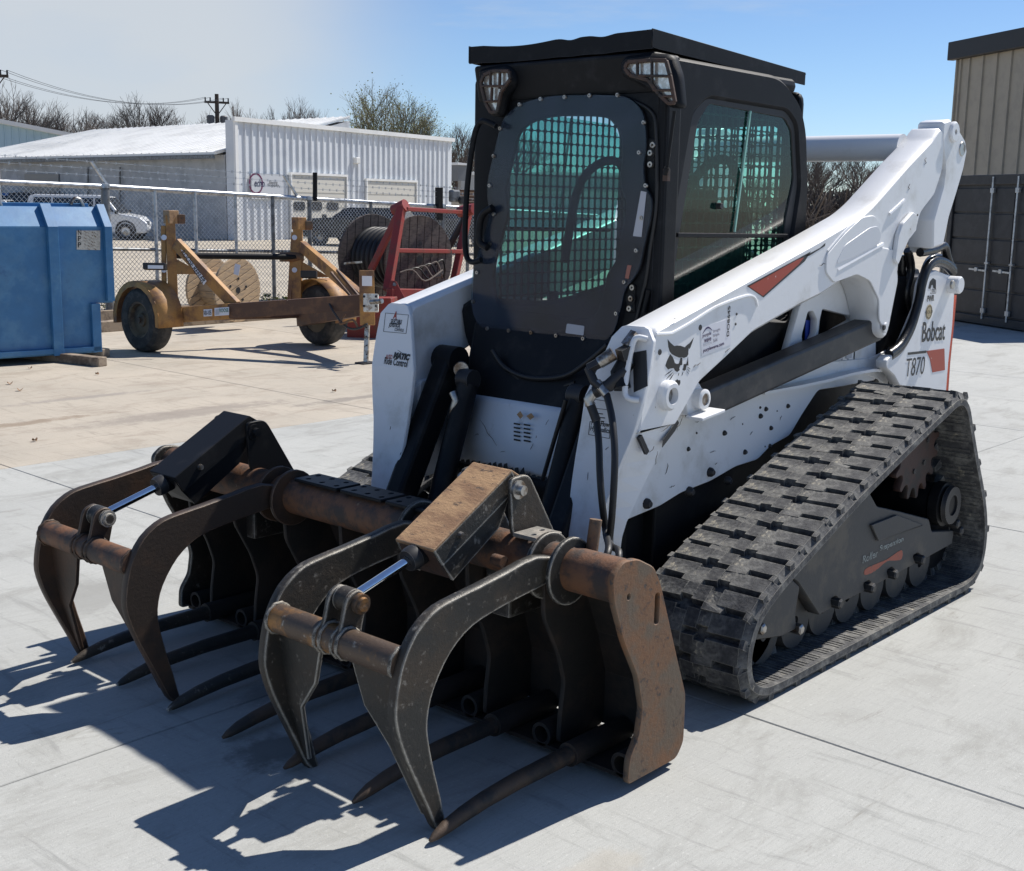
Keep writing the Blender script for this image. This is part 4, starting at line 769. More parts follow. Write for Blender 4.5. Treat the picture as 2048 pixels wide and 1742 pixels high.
for u, v, L_, a in ((795, 700, 14, -.6), (960, 840, 60, -1.0), (1000, 905, 12, .3), (1060, 900, 14, 1.2), (950, 870, 8, .4), (1090, 850, 12, 1.0), (780, 860, 8, 1.4), (800, 910, 6, 1.2), (1175, 960, 16, 1.5), (1210, 900, 10, .7)):
    if 930 < u < 1110: q = [P(u+L_*cos(a)*j/4+rs.gauss(0, .8), v-L_*sin(a)*j/4+rs.gauss(0, .8), 'x', .790) for j in range(5)]
    else: q = on_front([(u+L_*cos(a)*j/4, v-L_*sin(a)*j/4) for j in range(5)])
    MB().tube(q, [.0004, .001, .0012, .001, .0004], 4).build('scratch', SCR, T)
# ragged black edge where paint has gone from the bottom of the front panel
mb = MB()
for i in range(26):
    y = -.36+.72*i/26; h = rs.uniform(.004, .03)*(.3+.7*sin(pi*(i+3)/30)**2); mb.add([(.8035, y, .645), (.8035, y+.03, .645), (.802, y+.022, .652+h), (.802, y+.006, .652+h*rs.uniform(.3, 1))], [(0, 1, 2, 3)])
mb.build('bare_metal_edge', BOLT, T, kind='stuff')
# ================================================================= ROOT GRAPPLE
G = thing('root_grapple', (1.5, -0.05, 0), 'rusty dark steel root grapple with two curved claws lying on the concrete', 'grapple attachment')
GS = [(1.61, .655), (1.60, .58), (1.55, .46), (1.48, .34), (1.452, .24), (1.465, .16), (1.505, .105), (1.51, .028), (1.27, .028), (1.235, .07), (1.235, .22), (1.285, .34), (1.385, .59), (1.42, .645), (1.50, .685), (1.565, .69)]
slot = [(1.40+.010*cos(a)+0, .52+(.035 if sin(a) > 0 else -.035)+.010*sin(a)) for a in [2*pi*i/16 for i in range(16)]]
slot = [(x+.03*(z-.52)*0-.0, z) for x, z in slot]
hole = [(1.535+.006*cos(2*pi*i/10), .585+.008*sin(2*pi*i/10)) for i in range(10)]
SPX, SPZ, SPR = 1.515, .615, .064
yplate('side_plate', [rnd(GS, .02, 5), slot, hole], 1.05, .02, RUSTG, G, bev=.003)
yplate('side_plate', [rnd(GS, .02, 5)], -1.17, .02, GRAP, G, bev=.003)
MB().tube([(SPX, -1.16, SPZ), (SPX, 1.035, SPZ)], SPR, 32).build('cross_tube', TUBER, G, smooth=40)
# inner ribs, and a dark sheet added behind them to stand for the shade
RB = [(1.56, .62), (1.55, .46), (1.48, .33), (1.45, .24), (1.465, .14), (1.47, .05), (1.26, .05), (1.25, .22), (1.30, .36), (1.40, .60)]
for y in (.76, .46, .16, -.14, -.44, -.74, -1.02):
    yplate('rib_plate', [rnd(RB, .02, 4)], y+.008, .016, INNER, G, bev=.002)
bw = MB(); q = [(1.245, .05), (1.245, .22), (1.29, .36), (1.38, .56), (1.43, .62)]
for i in range(len(q)-1):
    (x0, z0), (x1, z1) = q[i], q[i+1]; bw.hexa([(x0, -1.15, z0), (x0+.012, -1.15, z0), (x0+.012, 1.03, z0), (x0, 1.03, z0)], [(x1, -1.15, z1), (x1+.012, -1.15, z1), (x1+.012, 1.03, z1), (x1, 1.03, z1)])
bw.build('dark_back_sheet', INNER, G)
MB().box(1.24, 1.475, -1.15, 1.03, .022, .034).build('floor_plate', INNER, G)
# sockets and tines
n = 0
for i in range(15):
    y = 1.0-.15*i; tine = i % 2 == 1
    xe = 1.475 if not tine else 1.53
    MB().ring((1.26, y, .062), (1, 0, 0), [(0, .026), (0, .036), (xe-1.26, .036), (xe-1.26, .026)], 18).build('tine_socket', INNER, G, smooth=35)
    if tine:
        pts_ = [(1.40, y, .062), (1.55, y, .062), (1.75, y, .060), (1.88, y, .052), (1.97, y+.002, .042), (2.03, y+.003, .031), (2.07, y+.004, .021), (2.09, y+.004, .015)]
        o = MB().tube(pts_, [.028, .026, .0245, .023, .021, .018, .012, .005], 18).build('tine', GRAP if i > 8 else M('tine_steel', (0.085, 0.055, 0.036), 0.65, metal=.15, col2=(.035, .03, .026), scale=9, bump=.25, edge=None, col3=(.16, .13, .10), scale3=30, amt3=(.64, .74)), G, smooth=50)
# claws
near = [(1115, 1118), (1067, 1111), (1011, 1139), (949, 1171), (886, 1202), (855, 1224), (824, 1262), (802, 1310), (790, 1355), (783, 1405), (782, 1440), (790, 1478), (804, 1518), (826, 1568), (846, 1612), (862, 1650), (878, 1664), (889, 1662),
        (882, 1630), (874, 1590), (862, 1540), (853, 1494), (848, 1455), (851, 1415), (861, 1375), (882, 1325), (906, 1285), (938, 1250), (980, 1222), (1030, 1195), (1075, 1172), (1110, 1150)]
NYP = .80
shp = xz(near, NYP); px_, pz_ = 1.535, .615
shp = [(x, z) for x, z in shp]
shp = [(p.x, p.y) for p in crv([(a, b, 0) for a, b in shp], True, 2)]
CT = (2.155, .485)
def claw(yc, hw, matA, matT, matG, label):
    c = MB().tube([(CT[0]-.03, yc-hw+.01, CT[1]), (CT[0]-.03, yc+hw-.01, CT[1])], .041, 28).build('claw', matT, G, smooth=40); c['label'] = label
    for s in (1, -1):
        y = yc+s*hw; plate('claw_arm', [shp], ((0, y, 0), (1, 0, 0), (0, 0, 1)), .031, matA, c, bev=.004)
        # tapering gusset inside each arm from tube to point
        a = [Vector((CT[0]-.045, y, CT[1]-.03)), Vector((CT[0]-.055, y, CT[1]-.155)), Vector((2.085, y, .235)), Vector((2.02, y, .04))]
        w = [.205, .165, .085, .032]; vs = []
        for p, q in zip(a, w): vs += [p+Vector((.012, 0, 0)), p+Vector((.02, -s*q, 0)), p+Vector((.006, -s*q, 0)), p]
        MB().add(vs, [(i*4+k, i*4+(k+1) % 4, i*4+4+(k+1) % 4, i*4+4+k) for i in range(3) for k in range(4)]+[(0, 1, 2, 3), (15, 14, 13, 12)]).build('gusset', matA, c, bevel=.002)
        MB().ring((px_, y-.03, pz_), (0, 1, 0), [(0, 0), (0, .034), (.06, .034), (.06, 0)], 20).build('pivot_pin', GRAP, c, smooth=35)
        MB().ring((px_, y+.014, pz_), (0, 1, 0), [(0, .014), (0, .026), (.028, .026), (.028, .014)], 20).build('pivot_washer', matT, c, smooth=35)
        MB().ring((px_, y+.030, pz_), (0, 1, 0), [(0, .0), (0, .014), (.008, .014), (.008, .0)], 6).build('pin_nut', BOLT, c)
        for ys in (y-.045, y+.035):
            yy = [(SPX+.098*cos(t)+.012, SPZ-.005+.098*sin(t)) for t in [2*pi*k/28 for k in range(28)]]
            plate('ear_plate', [yy], ((0, ys, 0), (1, 0, 0), (0, 0, 1)), .014, matA, G, bev=.002)
    for yw in (yc-hw+.016, yc+hw-.016, yc-.045, yc+.045, yc-.024, yc+.024):   # weld beads round the tube
        wv = [(CT[0]-.03+(.042+.0015*sin(k*2.3))*cos(2*pi*k/30), yw+.0012*sin(k*1.7), CT[1]+(.042+.0015*sin(k*2.3))*sin(2*pi*k/30)) for k in range(31)]
        MB().tube(wv, .0055, 6).build('weld_bead', matA, c, smooth=60)
    for s in (1, -1):
        y = yc+s*.034
        lug = [(CT[0]-.072, CT[1]-.02), (CT[0]-.05, CT[1]-.045), (CT[0]+.0, CT[1]-.04), (CT[0]+.012, CT[1]+.0), (CT[0]-.012, CT[1]+.05), (CT[0]-.030, CT[1]+.125, .03), (CT[0]-.075, CT[1]+.140, .03), (CT[0]-.105, CT[1]+.11, .03), (CT[0]-.09, CT[1]+.05)]
        plate('cylinder_lug', [rnd(lug, .02, 4)], ((0, y, 0), (1, 0, 0), (0, 0, 1)), .013, matA, c, bev=.003)
    pin = Vector((CT[0]-.072, yc, CT[1]+.10))
    MB().ring(pin-Vector((0, .052, 0)), (0, 1, 0), [(0, 0), (0, .017), (.104, .017), (.104, 0)], 18).build('lug_pin', GRAP, c, smooth=35)
    MB().ring(pin+Vector((0, .042, 0)), (0, 1, 0), [(0, 0), (0, .028), (.014, .028), (.014, .020), (.022, .018), (.022, 0)], 18).build('pin_head', matT if matT != TUBER else GRAP, c, smooth=35)
    MB().ring(pin-Vector((0, .026, 0)), (0, 1, 0), [(0, .012), (0, .034), (.052, .034), (.052, .012)], 20).build('rod_eye', GRAP, c, smooth=35)
    # ram: chrome rod into the guarded cylinder
    base = Vector((1.545, yc, .742)); d = (base-pin).normalized()
    MB().cyl(pin+d*.02, pin+d*.30, .0135, 16).build('chrome_rod', CHROME, G, smooth=60)
    MB().ring(pin+d*.235, d, [(0, .014), (0, .034), (.02, .034), (.30, .034), (.30, .014)], 24).build('cylinder_barrel', BLACKM, G, smooth=40)
    # guard: six-sided trough over the ram
    A0 = Vector((1.845, yc, .690)); B0 = Vector((1.53, yc, .868)); u = (B0-A0).normalized(); nn = Vector((-u.z, 0, u.x)); nn = nn if nn.z > 0 else -nn; Y = Vector((0, 1, 0)); hwid = .078
    top = MB(); th = .012; L = (B0-A0).length
    sec = [(-hwid, 0), (hwid, 0), (hwid+.006, -.055), (hwid-.004, -.12), (hwid-.016, -.12), (hwid-.006, -.055), (hwid-.012, -th), (-hwid+.012, -th), (-hwid+.006, -.055), (-hwid+.016, -.12), (-hwid+.004, -.12), (-hwid-.006, -.055)]
    A1 = [A0+Y*a+nn*b-u*(-b*.12) for a, b in sec]; B1 = [B0+Y*a+nn*b for a, b in sec]
    ns = len(sec)
    tp = [A0+Y*(-hwid), A0+Y*hwid, B0+Y*hwid, B0-Y*hwid]
    gmb = MB()
    def pan(p, q, w0, w1): gmb.hexa([p, q, q+w1, p+w0], [p-nn*0+w0*0, q, q, p]) if 0 else None
    MB().hexa([x-nn*th for x in tp], tp).build('guard_top', matG, G, bevel=.003)
    for s in (1, -1):
        o = Y*(s*hwid); q0 = [A0+o-nn*(th*.4), B0+o-nn*(th*.4), B0+o+Y*s*.004-nn*.062, A0+o+Y*s*.004-nn*.062+u*.004]
        i_ = Y*(-s*.010)
        MB().hexa([x+i_ for x in q0], [x for x in q0]).build('guard_side', GRAP if matG != BLACKM else BLACKM, G, bevel=.002)
        q1 = [A0+o-nn*.066+u*.01, B0+o-nn*.066-u*.03, B0+o-nn*.125-u*.12, A0+o-nn*.135+u*.02]
        q1 = [x-Y*s*.006 for x in q1]
        MB().hexa([x+i_ for x in q1], q1).build('guard_cheek', GRAP if matG != BLACKM else BLACKM, G, bevel=.002)
        # tower plates from the ram foot down to the frame
        tw_ = [(B0.x+.03, B0.z-.02, .02), (B0.x-.05, B0.z-.015, .04), (B0.x-.085, B0.z-.07, .03), (1.36, .66), (1.29, .55), (1.36, .52), (1.52, .62), (B0.x+.02, .70)]
        plate('tower_plate', [rnd(tw_, .015)], ((0, yc+s*(hwid+.016), 0), (1, 0, 0), (0, 0, 1)), .014, GRAP if matG != BLACKM else BLACKM, G, bev=.002)
        gb = A0+o+u*.10-nn*.03; MB().ring(gb, Y*s, [(0, 0), (0, .011), (.012, .009), (.012, 0)], 8).build('guard_bolt', STEEL, G, smooth=40)
        pb = Vector((B0.x+.0, yc+s*(hwid+.02), B0.z-.055)); MB().ring(pb, Y*s, [(0, 0), (0, .028), (.012, .028), (.012, .016), (.03, .015), (.03, 0)], 18).build('ram_pin', STEEL if matG != BLACKM else BLACKM, G, smooth=40)
    fc = [A0+Y*(-hwid+.01)-nn*.012, A0+Y*(hwid-.01)-nn*.012, A0+Y*(hwid-.006)-nn*.06, A0+Y*(hwid-.014)-nn*.13+u*.02, A0+Y*(-hwid+.014)-nn*.13+u*.02, A0+Y*(-hwid+.006)-nn*.06]
    MB().prism(fc, u*.012).build('guard_front', RUSTB if matG != BLACKM else BLACKM, G, bevel=.001)
    MB().ring(pin+d*.222, d, [(0, .015), (0, .031), (.012, .035), (.03, .035), (.03, .015)], 24).build('gland', BOLT, G, smooth=40)
    bk = [B0-Y*hwid, B0+Y*hwid, B0+Y*hwid-Vector((.075, 0, .045)), B0-Y*hwid-Vector((.075, 0, .045))]
    MB().hexa([x-Vector((.0, 0, .012)) for x in bk], bk).build('guard_heel', matG, G, bevel=.003)
    MB().box(1.33, 1.50, yc-.05, yc+.05, .40, .62).build('ram_bracket', GRAP, G, bevel=.01)
claw(.535, .265, GRAP, M('scuffed_tube', (0.10, 0.07, 0.05), 0.5, metal=.4, col2=(.30, .15, .05), scale=5, amt=(.56, .66), bump=.3, bscale=70, col3=(.40, .36, .30), scale3=24, amt3=(.58, .68)), RUSTO, 'right claw with scuffed dark arms')
claw(-.72, .28, M('brown_claw_steel', (0.045, 0.032, 0.024), 0.55, metal=.2, col2=(.09, .05, .03), scale=4, amt=(.42, .66), bump=.2, bscale=90, edge=(.28, .19, .13), ew=.004), TUBER, BLACKM, 'left claw under a black cylinder guard')
# perforated tread strips on the cross tube
def strip(y0, y1, mat):
    w, x0 = .055, SPX-.012
    outs = [rnd([(x0-w, y0), (x0+w, y0), (x0+w, y1), (x0-w, y1)], .004)]
    k = int((y1-y0)/.06)
    for i in range(k):
        yy = y0+(y1-y0)*(i+.5)/k
        for xx in ((x0-.028, x0+.028)): outs.append([(xx+.010*cos(2*pi*j/8), yy+(.008 if xx > x0 else -.008)+.008*sin(2*pi*j/8)) for j in range(8)])
    plate('tread_strip', outs, ((0, 0, SPZ+SPR+.006), (1, 0, 0), (0, 1, 0)), .012, mat, G, bev=.002)
PALE = M('dusty_steel_plate', (0.20, 0.19, 0.17), 0.65, metal=.2, col2=(.32, .29, .25), scale=22, bump=.3, col3=(.16, .07, .04), scale3=8, amt3=(.6, .7))
strip(.645, .80-.06, PALE); strip(-.36, -.14, BLACKM); strip(-.12, .08, BLACKM); strip(.10, .40, BLACKM)
MB().cyl((1.46, .86, .66), (1.445, .86, .75), .018, 12).build('stub_post', RUSTG, G, smooth=40)
MB().ring((1.62, .63, .62), (0, 1, 0), [(0, 0), (0, .018), (.04, .018), (.04, 0)], 12).build('grease_boss', TUBER, G, smooth=40)
# ================================================================= BACKGROUND: DUMPSTER
def vplane(p0, p1):  # vertical plane through two ground points -> pixel tracer
    n = Vector((p1.y-p0.y, -(p1.x-p0.x), 0)).normalized()
    if n.dot(CP-p0) < 0: n = -n
    def f(u, v, off=0.0):
        d = cF + cR*((u-1024)/FPX) - cU*((v-871)/FPX); t = ((p0+n*off)-CP).dot(n)/d.dot(n); return CP+d*t
    return f, n
DA = P(196, 705, 'z', .07); DB = P(0, 718, 'z', .07)
df, dn = vplane(DA, DB); dx_ = (DB-DA).normalized(); DU = thing('dumpster', (DA.x, DA.y, 0), 'blue steel roll-off dumpster with ribbed side raised on wood blocks', 'dumpster')
DB2 = DA+dx_*4.2; dback = -dn*1.75
def dpt(s, z, o=0): return Vector((DA.x, DA.y, 0))+dx_*s+Vector((0, 0, z))+dn*o
fz = lambda v, u: df(u, v).z
zt_ = df(120, 453).z; zs = df(150, 418).z+.02; sR = -(df(222, 500)-DA).dot(dx_); s0 = -sR
zn = df(200, 606).z
out_ = [dpt(s0, zt_), dpt(4.2, zt_), dpt(4.2, .07), dpt(0, .07), dpt(0, zn), dpt(s0, zn)]
MB().prism([p for p in out_], dback).build('body', BLUE, DU, bevel=.006)
inn = -dn*.16; zt2 = zt_+.19
MB().hexa([dpt(s0, zt_), dpt(4.2, zt_), dpt(4.2, zt_)+dback, dpt(s0, zt_)+dback], [dpt(s0, zt2)+inn, dpt(4.2, zt2)+inn, dpt(4.2, zt2)+dback-inn, dpt(s0, zt2)+dback-inn]).build('sloped_top', BLUE, DU, bevel=.004)
for u, w in ((104, .10), (214, .075), (-60, .10)):
    s = (df(u, 500)-DA).dot(dx_); a = [dpt(s-w/2, .07), dpt(s+w/2, .07), dpt(s+w/2, zt_), dpt(s-w/2, zt_)]
    if u == 214: a = [dpt(s-w/2, zn+.02), dpt(s+w/2, zn+.02), dpt(s+w/2, zt_), dpt(s-w/2, zt_)]
    MB().prism(a, dn*.06).build('rib', BLUE, DU, bevel=.004)
    MB().hexa([dpt(s-w/2, zt_, .06), dpt(s+w/2, zt_, .06), dpt(s+w/2, zt_, -.03), dpt(s-w/2, zt_, -.03)], [dpt(s-w/2, zt2+.03, -.12), dpt(s+w/2, zt2+.03, -.12), dpt(s+w/2, zt2, -.2), dpt(s-w/2, zt2, -.2)]).build('rib_cap', BLUE, DU)
s = (df(190, 650)-DA).dot(dx_); MB().prism([dpt(s-.045, .08), dpt(s+.045, .08), dpt(s+.045, zn-.0), dpt(s-.045, zn-.0)], dn*.05).build('corner_post', BLUE, DU, bevel=.004)
MB().prism([dpt(-.02, .09), dpt(4.2, .09), dpt(4.2, .14), dpt(-.02, .14)], dn*.05).build('bottom_rail', BLUE, DU, bevel=.004)
MB().bar(dpt(s0+.1, zt2+.01, -.3), dpt(4.2, zt2+.01, -.3), .05, .05).build('top_rail', BLUE, DU, bevel=.005)
for u in (175, 8):
    s = (df(u, 415)-DA).dot(dx_); MB().tube(crv([dpt(s-.06, zt2, -.25), dpt(s-.03, zt2+.07, -.25), dpt(s+.03, zt2+.08, -.25), dpt(s+.07, zt2+.02, -.25)], False, 4), .018, 8).build('hook', STEEL, DU, smooth=50)
PLM = M('diamond_plate', (.5, .48, .44), .4, metal=.5, col2=(.35, .33, .3), scale=40)
pq = [df(153, 461, .004), df(200, 461, .004), df(200, 500, .004), df(153, 499, .004)]
npp = MB().prism(pq, dn*.006).build('number_plate', PLM, DU)
for i in range(6):
    for j in range(5):
        a = pq[0].lerp(pq[1], (.36+j*.14)); b = pq[3].lerp(pq[2], (.36+j*.14)); c = a.lerp(b, .08+i*.165+(j % 2)*.06)+dn*.008
        MB().obox(c, -dx_*.012+Vector((0, 0, -.009)), dn*.0015, Vector((0, 0, .004))-dx_*.003).build('tread_mark', STEEL, npp)
for i, ch in enumerate('NPP'):
    a = df(156, 470+i*12.5, .0105); text('plate_letter', ch, a, -dx_, (0, 0, 1), .052, DECALK, npp, width=.035, bold=.02)
def blockthing(name, a, b, w, h, mat, label, cat, group=None, z=0):
    a = Vector((a[0], a[1], z+h/2)); b = Vector((b[0], b[1], z+h/2)); o = MB().bar(a, b, w, h).build(name, mat, None, bevel=.008); return tag(o, label, cat, group)
e1 = P(206, 733, 'z', 0); blockthing('timber_block', (e1.x, e1.y), (e1.x+.3, e1.y-1.4), .11, .09, TIMB, 'short square timber block jutting out under the dumpster corner', 'timber', 'timber blocks')
e1 = P(206, 716, 'z', 0); blockthing('timber_block', (e1.x-.05, e1.y-.02), (e1.x+.1, e1.y-.9), .10, .09, TIMB, 'timber block behind the front one under the dumpster end', 'timber', 'timber blocks')
# ================================================================= FENCE
FY = -11.6
def ft_(x): return 1.752+(x+4.36)*.032     # the fence line falls gently to the right
FE = thing('chain_link_fence', (-4.36, FY, 0), 'galvanised chain link fence topped with three strands of barbed wire', 'fence')
MB().tube([(1.5, FY, ft_(-4.36)+.1), (-4.36, FY, ft_(-4.36))], .034, 10).build('top_rail', GALV, FE, smooth=50)
MB().tube([(-4.36, FY, ft_(-4.36)), (-14.5, FY-.1, ft_(-14.5))], .034, 10).build('top_rail', GALV, FE, smooth=50)
MB().tube([(-4.36, FY, .97), (-14.5, FY-.1, .68)], .022, 8).build('mid_rail', GALVD, FE, smooth=50)
MB().tube([(-4.36, FY, .13), (-14.5, FY-.1, .0)], .02, 8).build('bottom_rail', GALVD, FE, smooth=50)
def fx_(u, v=500): return P(u, v, 'y', FY).x
for u, r, z0, mt in ((-300, .03, 0, GALVD), (215, .055, 0, GALVD), (313, .026, 0, GALV), (393, .022, .9, GALV), (473, .022, .88, GALV), (547, .028, 0, GALVD), (620, .034, 0, GALVD), (885, .05, 0, GALVD), (742, .026, 0, GALVD), (935, .03, 0, GALVD), (1100, .03, 0, GALVD)):
    x = fx_(u); MB().tube([(x, FY, z0), (x, FY, ft_(x)+.01)], r, 10).build('post', mt, FE, smooth=50)
    if r > .028:
        MB().ring((x, FY, ft_(x)-.02), (0, 0, 1), [(0, 0), (0, r+.01), (.05, r+.01), (.06, 0)], 10).build('post_cap', GALV, FE, smooth=40)
def P2(u, v): return P(u, v, 'y', FY)
for a, b in (((183, 323), (215, 372)), ((567, 350), (594, 392)), ((-330, 300), (-300, 352))):
    MB().bar(P2(*a), P2(*b), .03, .03).build('barb_arm', GALV, FE)
MB().tube([P2(630, 345), P2(630, 402)], .035, 10).build('gate_post', BLACKM, FE, smooth=50)
for k in range(3):
    a = P2(183+9*k, 323+14*k); b = P2(567+7*k, 351+12*k); pts3 = [Vector((1.5, FY, a.z+.14)), a, b, Vector((-14, FY, b.z-.20))]
    mb = MB()
    for i in range(3):
        p, q = pts3[i], pts3[i+1]; L_ = (q-p).length; m = int(L_/.13)
        mb.bar(p, q, .005, .005)
        for j in range(m):
            c = p.lerp(q, (j+.5)/m); mb.bar(c-Vector((.012, 0, .018)), c+Vector((.012, 0, .018)), .004, .004); mb.bar(c-Vector((-.012, 0, .018)), c+Vector((-.012, 0, .018)), .004, .004)
    mb.build('barbed_wire', GALV, FE, kind='stuff')
mb = MB(); st = .062; X0, X1 = 1.5, -14.5; n = int((X0-X1)/st)
for i in range(-34, n+34):  # woven diagonals, clipped to the panel
    for sg in (1, -1):
        xa = X0-i*st; zt0 = ft_(xa)
        xb = xa-sg*1.75; a = Vector((xa, FY+.004*sg, .03)); b = Vector((xb, FY+.004*sg, 1.78))
        def clip(p, q):
            ok = True
            for lim, s in ((X0, 1), (X1, -1)):
                dp, dq = s*(lim-p.x), s*(lim-q.x)
                if dp < 0 and dq < 0: return None
                if dp < 0: p = p.lerp(q, dp/(dp-dq))
                elif dq < 0: q = q.lerp(p, dq/(dq-dp))
            return p, q
        r = clip(a, b)
        if r:
            p, q = r; zt1 = ft_(q.x)
            if q.z > zt1: q = p.lerp(q, max(0, (zt1-p.z)/(q.z-p.z)))
            mb.bar(p, q, .0042, .0042)
mb.build('chain_mesh', GALV, FE, kind='stuff')
# kerb timbers at the foot of the fence
for k, (a, b, h, y) in enumerate((((225, 662), (650, 630), .12, 0), ((225, 650), (650, 619), .12, 1))):
    pa, pb = P(*a, 'z', 0), P(*b, 'z', 0); d = (pb-pa).normalized()
    pa -= d*1.0; pb += d*1.5
    blockthing('kerb_timber', pa, pb, .16, .13 if k == 0 else .2, TIMB, ['long grey timber lying on the concrete before the fence', 'second long timber lying right against the fence foot'][k], 'timber', 'kerb timbers')
# weeds at the fence foot
WEED = M('weeds', (.075, .115, .03), .9, col2=(.14, .14, .06), scale=9)
mb = MB()
for (ua, ub, cnt, h) in ((222, 262, 260, .34), (505, 575, 420, .26), (430, 500, 60, .12)):
    for i in range(cnt):
        u = random.uniform(ua, ub); p = P(u, 560, 'y', FY-.1); c = Vector((p.x, FY-.25+random.uniform(-.25, .35), random.uniform(-.02, h)))
        s = random.uniform(.02, .055); d = Vector((random.uniform(-1, 1), random.uniform(-1, 1), random.uniform(-.6, 1))).normalized(); e = d.orthogonal().normalized()
        mb.add([c-e*s*.5, c+d*s, c+e*s*.5, c-d*s*.7], [(0, 1, 2, 3)])
w_ = mb.build('weeds', WEED, None, kind='stuff'); w_['label'] = 'low green weeds growing along the foot of the fence'; w_['category'] = 'weeds'
# ================================================================= REEL TRAILER (yellow)
def D(u, v, d): return P(u, v, 'd', d)
TR = thing('reel_trailer', tuple(D(735, 700, 12.65)), 'rusty yellow two-wheeled cable reel trailer with slanting braces', 'trailer')
wl = P(296, 703, 'z', 0); wr = P(645, 690, 'z', 0); axd = (wr-wl).normalized(); WR = .345
def wheel(c, ax, r, w, parent, rimc, name='wheel'):
    ax = Vector(ax).normalized(); t = MB().ring(c-ax*w/2, ax, [(0.01, r*.56), (0, r*.7), (.0, r*.86), (w*.12, r*.97), (w*.3, r), (w*.7, r), (w*.88, r*.97), (w, r*.86), (w, r*.7), (w-.01, r*.56)], 40).build(name, TYRE, parent, smooth=35)
    MB().ring(c-ax*w*.42, ax, [(0, 0), (0.02, r*.16), (.02, r*.2), (.04, r*.22), (.045, r*.45), (.005, r*.5), (-.005, r*.57), (w*.84, r*.57), (w*.84, 0)], 32).build('rim', rimc, t, smooth=35)
    MB().ring(c-ax*(w*.46), ax, [(0, 0), (0, r*.09), (.06, r*.09), (.06, 0)], 16).build('hub_cap', rimc, t, smooth=35)
    return t
RIMY = M('dirty_rim', (.13, .10, .065), .6, metal=.2, col2=(.06, .045, .035), scale=9)
fwd = Vector((axd.y, -axd.x, 0)); fwd = fwd if fwd.y > 0 else -fwd
axd_t = axd; axd = Vector((-1, -.044, 0)).normalized(); fwd = Vector((axd.y, -axd.x, 0)); fwd = fwd if fwd.y > 0 else -fwd
for c, s in ((wl, 1), (wr, -1)):
    cc = c+Vector((0, 0, WR))-axd*0.0
    wheel(cc, axd*s, WR, .235, TR, RIMY)
    # fender: a shell bent over the tyre
    vs = []; N_ = 14; R_ = WR+.07
    for i in range(N_+1):
        t = radians(-8+196*i/N_); o = fwd*(cos(t)*R_)+Vector((0, 0, sin(t)*R_))
        for ww in (-.14, .17): vs.append(cc+axd*s*ww+o)
    fs = [(2*i, 2*i+1, 2*i+3, 2*i+2) for i in range(N_)]
    f_ = MB().add(vs, fs).build('fender', YEL, TR, smooth=50); sm = f_.modifiers.new('s', 'SOLIDIFY'); sm.thickness = .008
    sk = [cc+axd*s*(-.14)+fwd*(cos(radians(t))*q)+Vector((0, 0, sin(radians(t))*q)) for t, q in [(-8+196*i/10, R_) for i in range(11)]+[(188-196*i/10, R_-.06) for i in range(11)]]
    MB().prism(sk, axd*s*.006).build('fender_lip', YEL, TR)
MB().tube([wl+Vector((0, 0, WR)), wr+Vector((0, 0, WR))], .03, 8).build('axle', YELR, TR)
def beam(a, b, w, h, name, mat, up=(0, 0, 1), bev=.004): return MB().bar(a, b, w, h, up).build(name, mat, TR, bevel=bev)
bL = beam(D(330, 632, 13.3), D(462, 622, 13.05), .09, .16, 'side_beam', YEL); beam(D(460, 622, 13.05), D(742, 603, 12.7), .088, .155, 'side_beam', YELR)
beam(D(600, 640, 14.1), D(742, 615, 12.75), .09, .14, 'side_beam', YELR)
# uprights with slotted plates
for u0, (ub, vb), (ut, vt), dd, br in ((0, (348, 640), (340, 432), 13.35, ((352, 486), (472, 612), 13.1)), (1, (594, 620), (596, 445), 14.1, ((604, 492), (735, 606), 13.0))):
    b_ = D(ub, vb, dd); t_ = D(ut, vt, dd); up1_ = beam(b_, t_, .10, .10, 'upright', YEL)
    beam(D(ub-19+5*u0, vb-20, dd-.02), D(ut-13+5*u0, vt+20, dd-.02), .05, .05, 'slotted_plate', YEL)
    hk = D(ut+2, vt+2, dd); MB().obox(hk, (.06, 0, 0), (0, .06, 0), (0, 0, .07)).build('head_block', RUSTO if u0 == 0 else YEL, TR, bevel=.006)
    MB().obox(hk+cR0*.10+Vector((0, 0, -.02)), cR0*.04, (0, .03, 0), (0, 0, .05)).build('latch', RUSTG, TR, bevel=.01)
    for vv in (475, 540): MB().ring(D(ut-12+5*u0, vv, dd-.06), -cF, [(0, 0), (0, .03), (.004, .03), (.004, 0)], 12).build('reflector', DECALW, TR)
    beam(D(*br[0], dd-.05), D(*br[1], br[2]), .07, .12, 'brace', YEL)
    gp = [D(br[0][0]-2, br[0][1]+30, dd-.03), D(br[0][0]+55, br[0][1]+62, dd-.10), D(br[0][0]-2, br[0][1]+62, dd-.03)]
    MB().prism(gp, cF*.02).build('gusset', YEL, TR)
for k in (0, 1): beam(D(662+k*12, 545-k*5, 13.1), D(712+k*10, 604-k*6, 12.8), .025, .03, 'brace_strip', YELR)
MB().tube([D(352, 511, 13.4), D(592, 514, 14.05)], .035, 10).build('reel_shaft', BLACKM, TR, smooth=50)
MB().tube([D(560, 514, 14.0), D(606, 514, 14.1)], .055, 10).build('shaft_collar', RUSTG, TR, smooth=50)
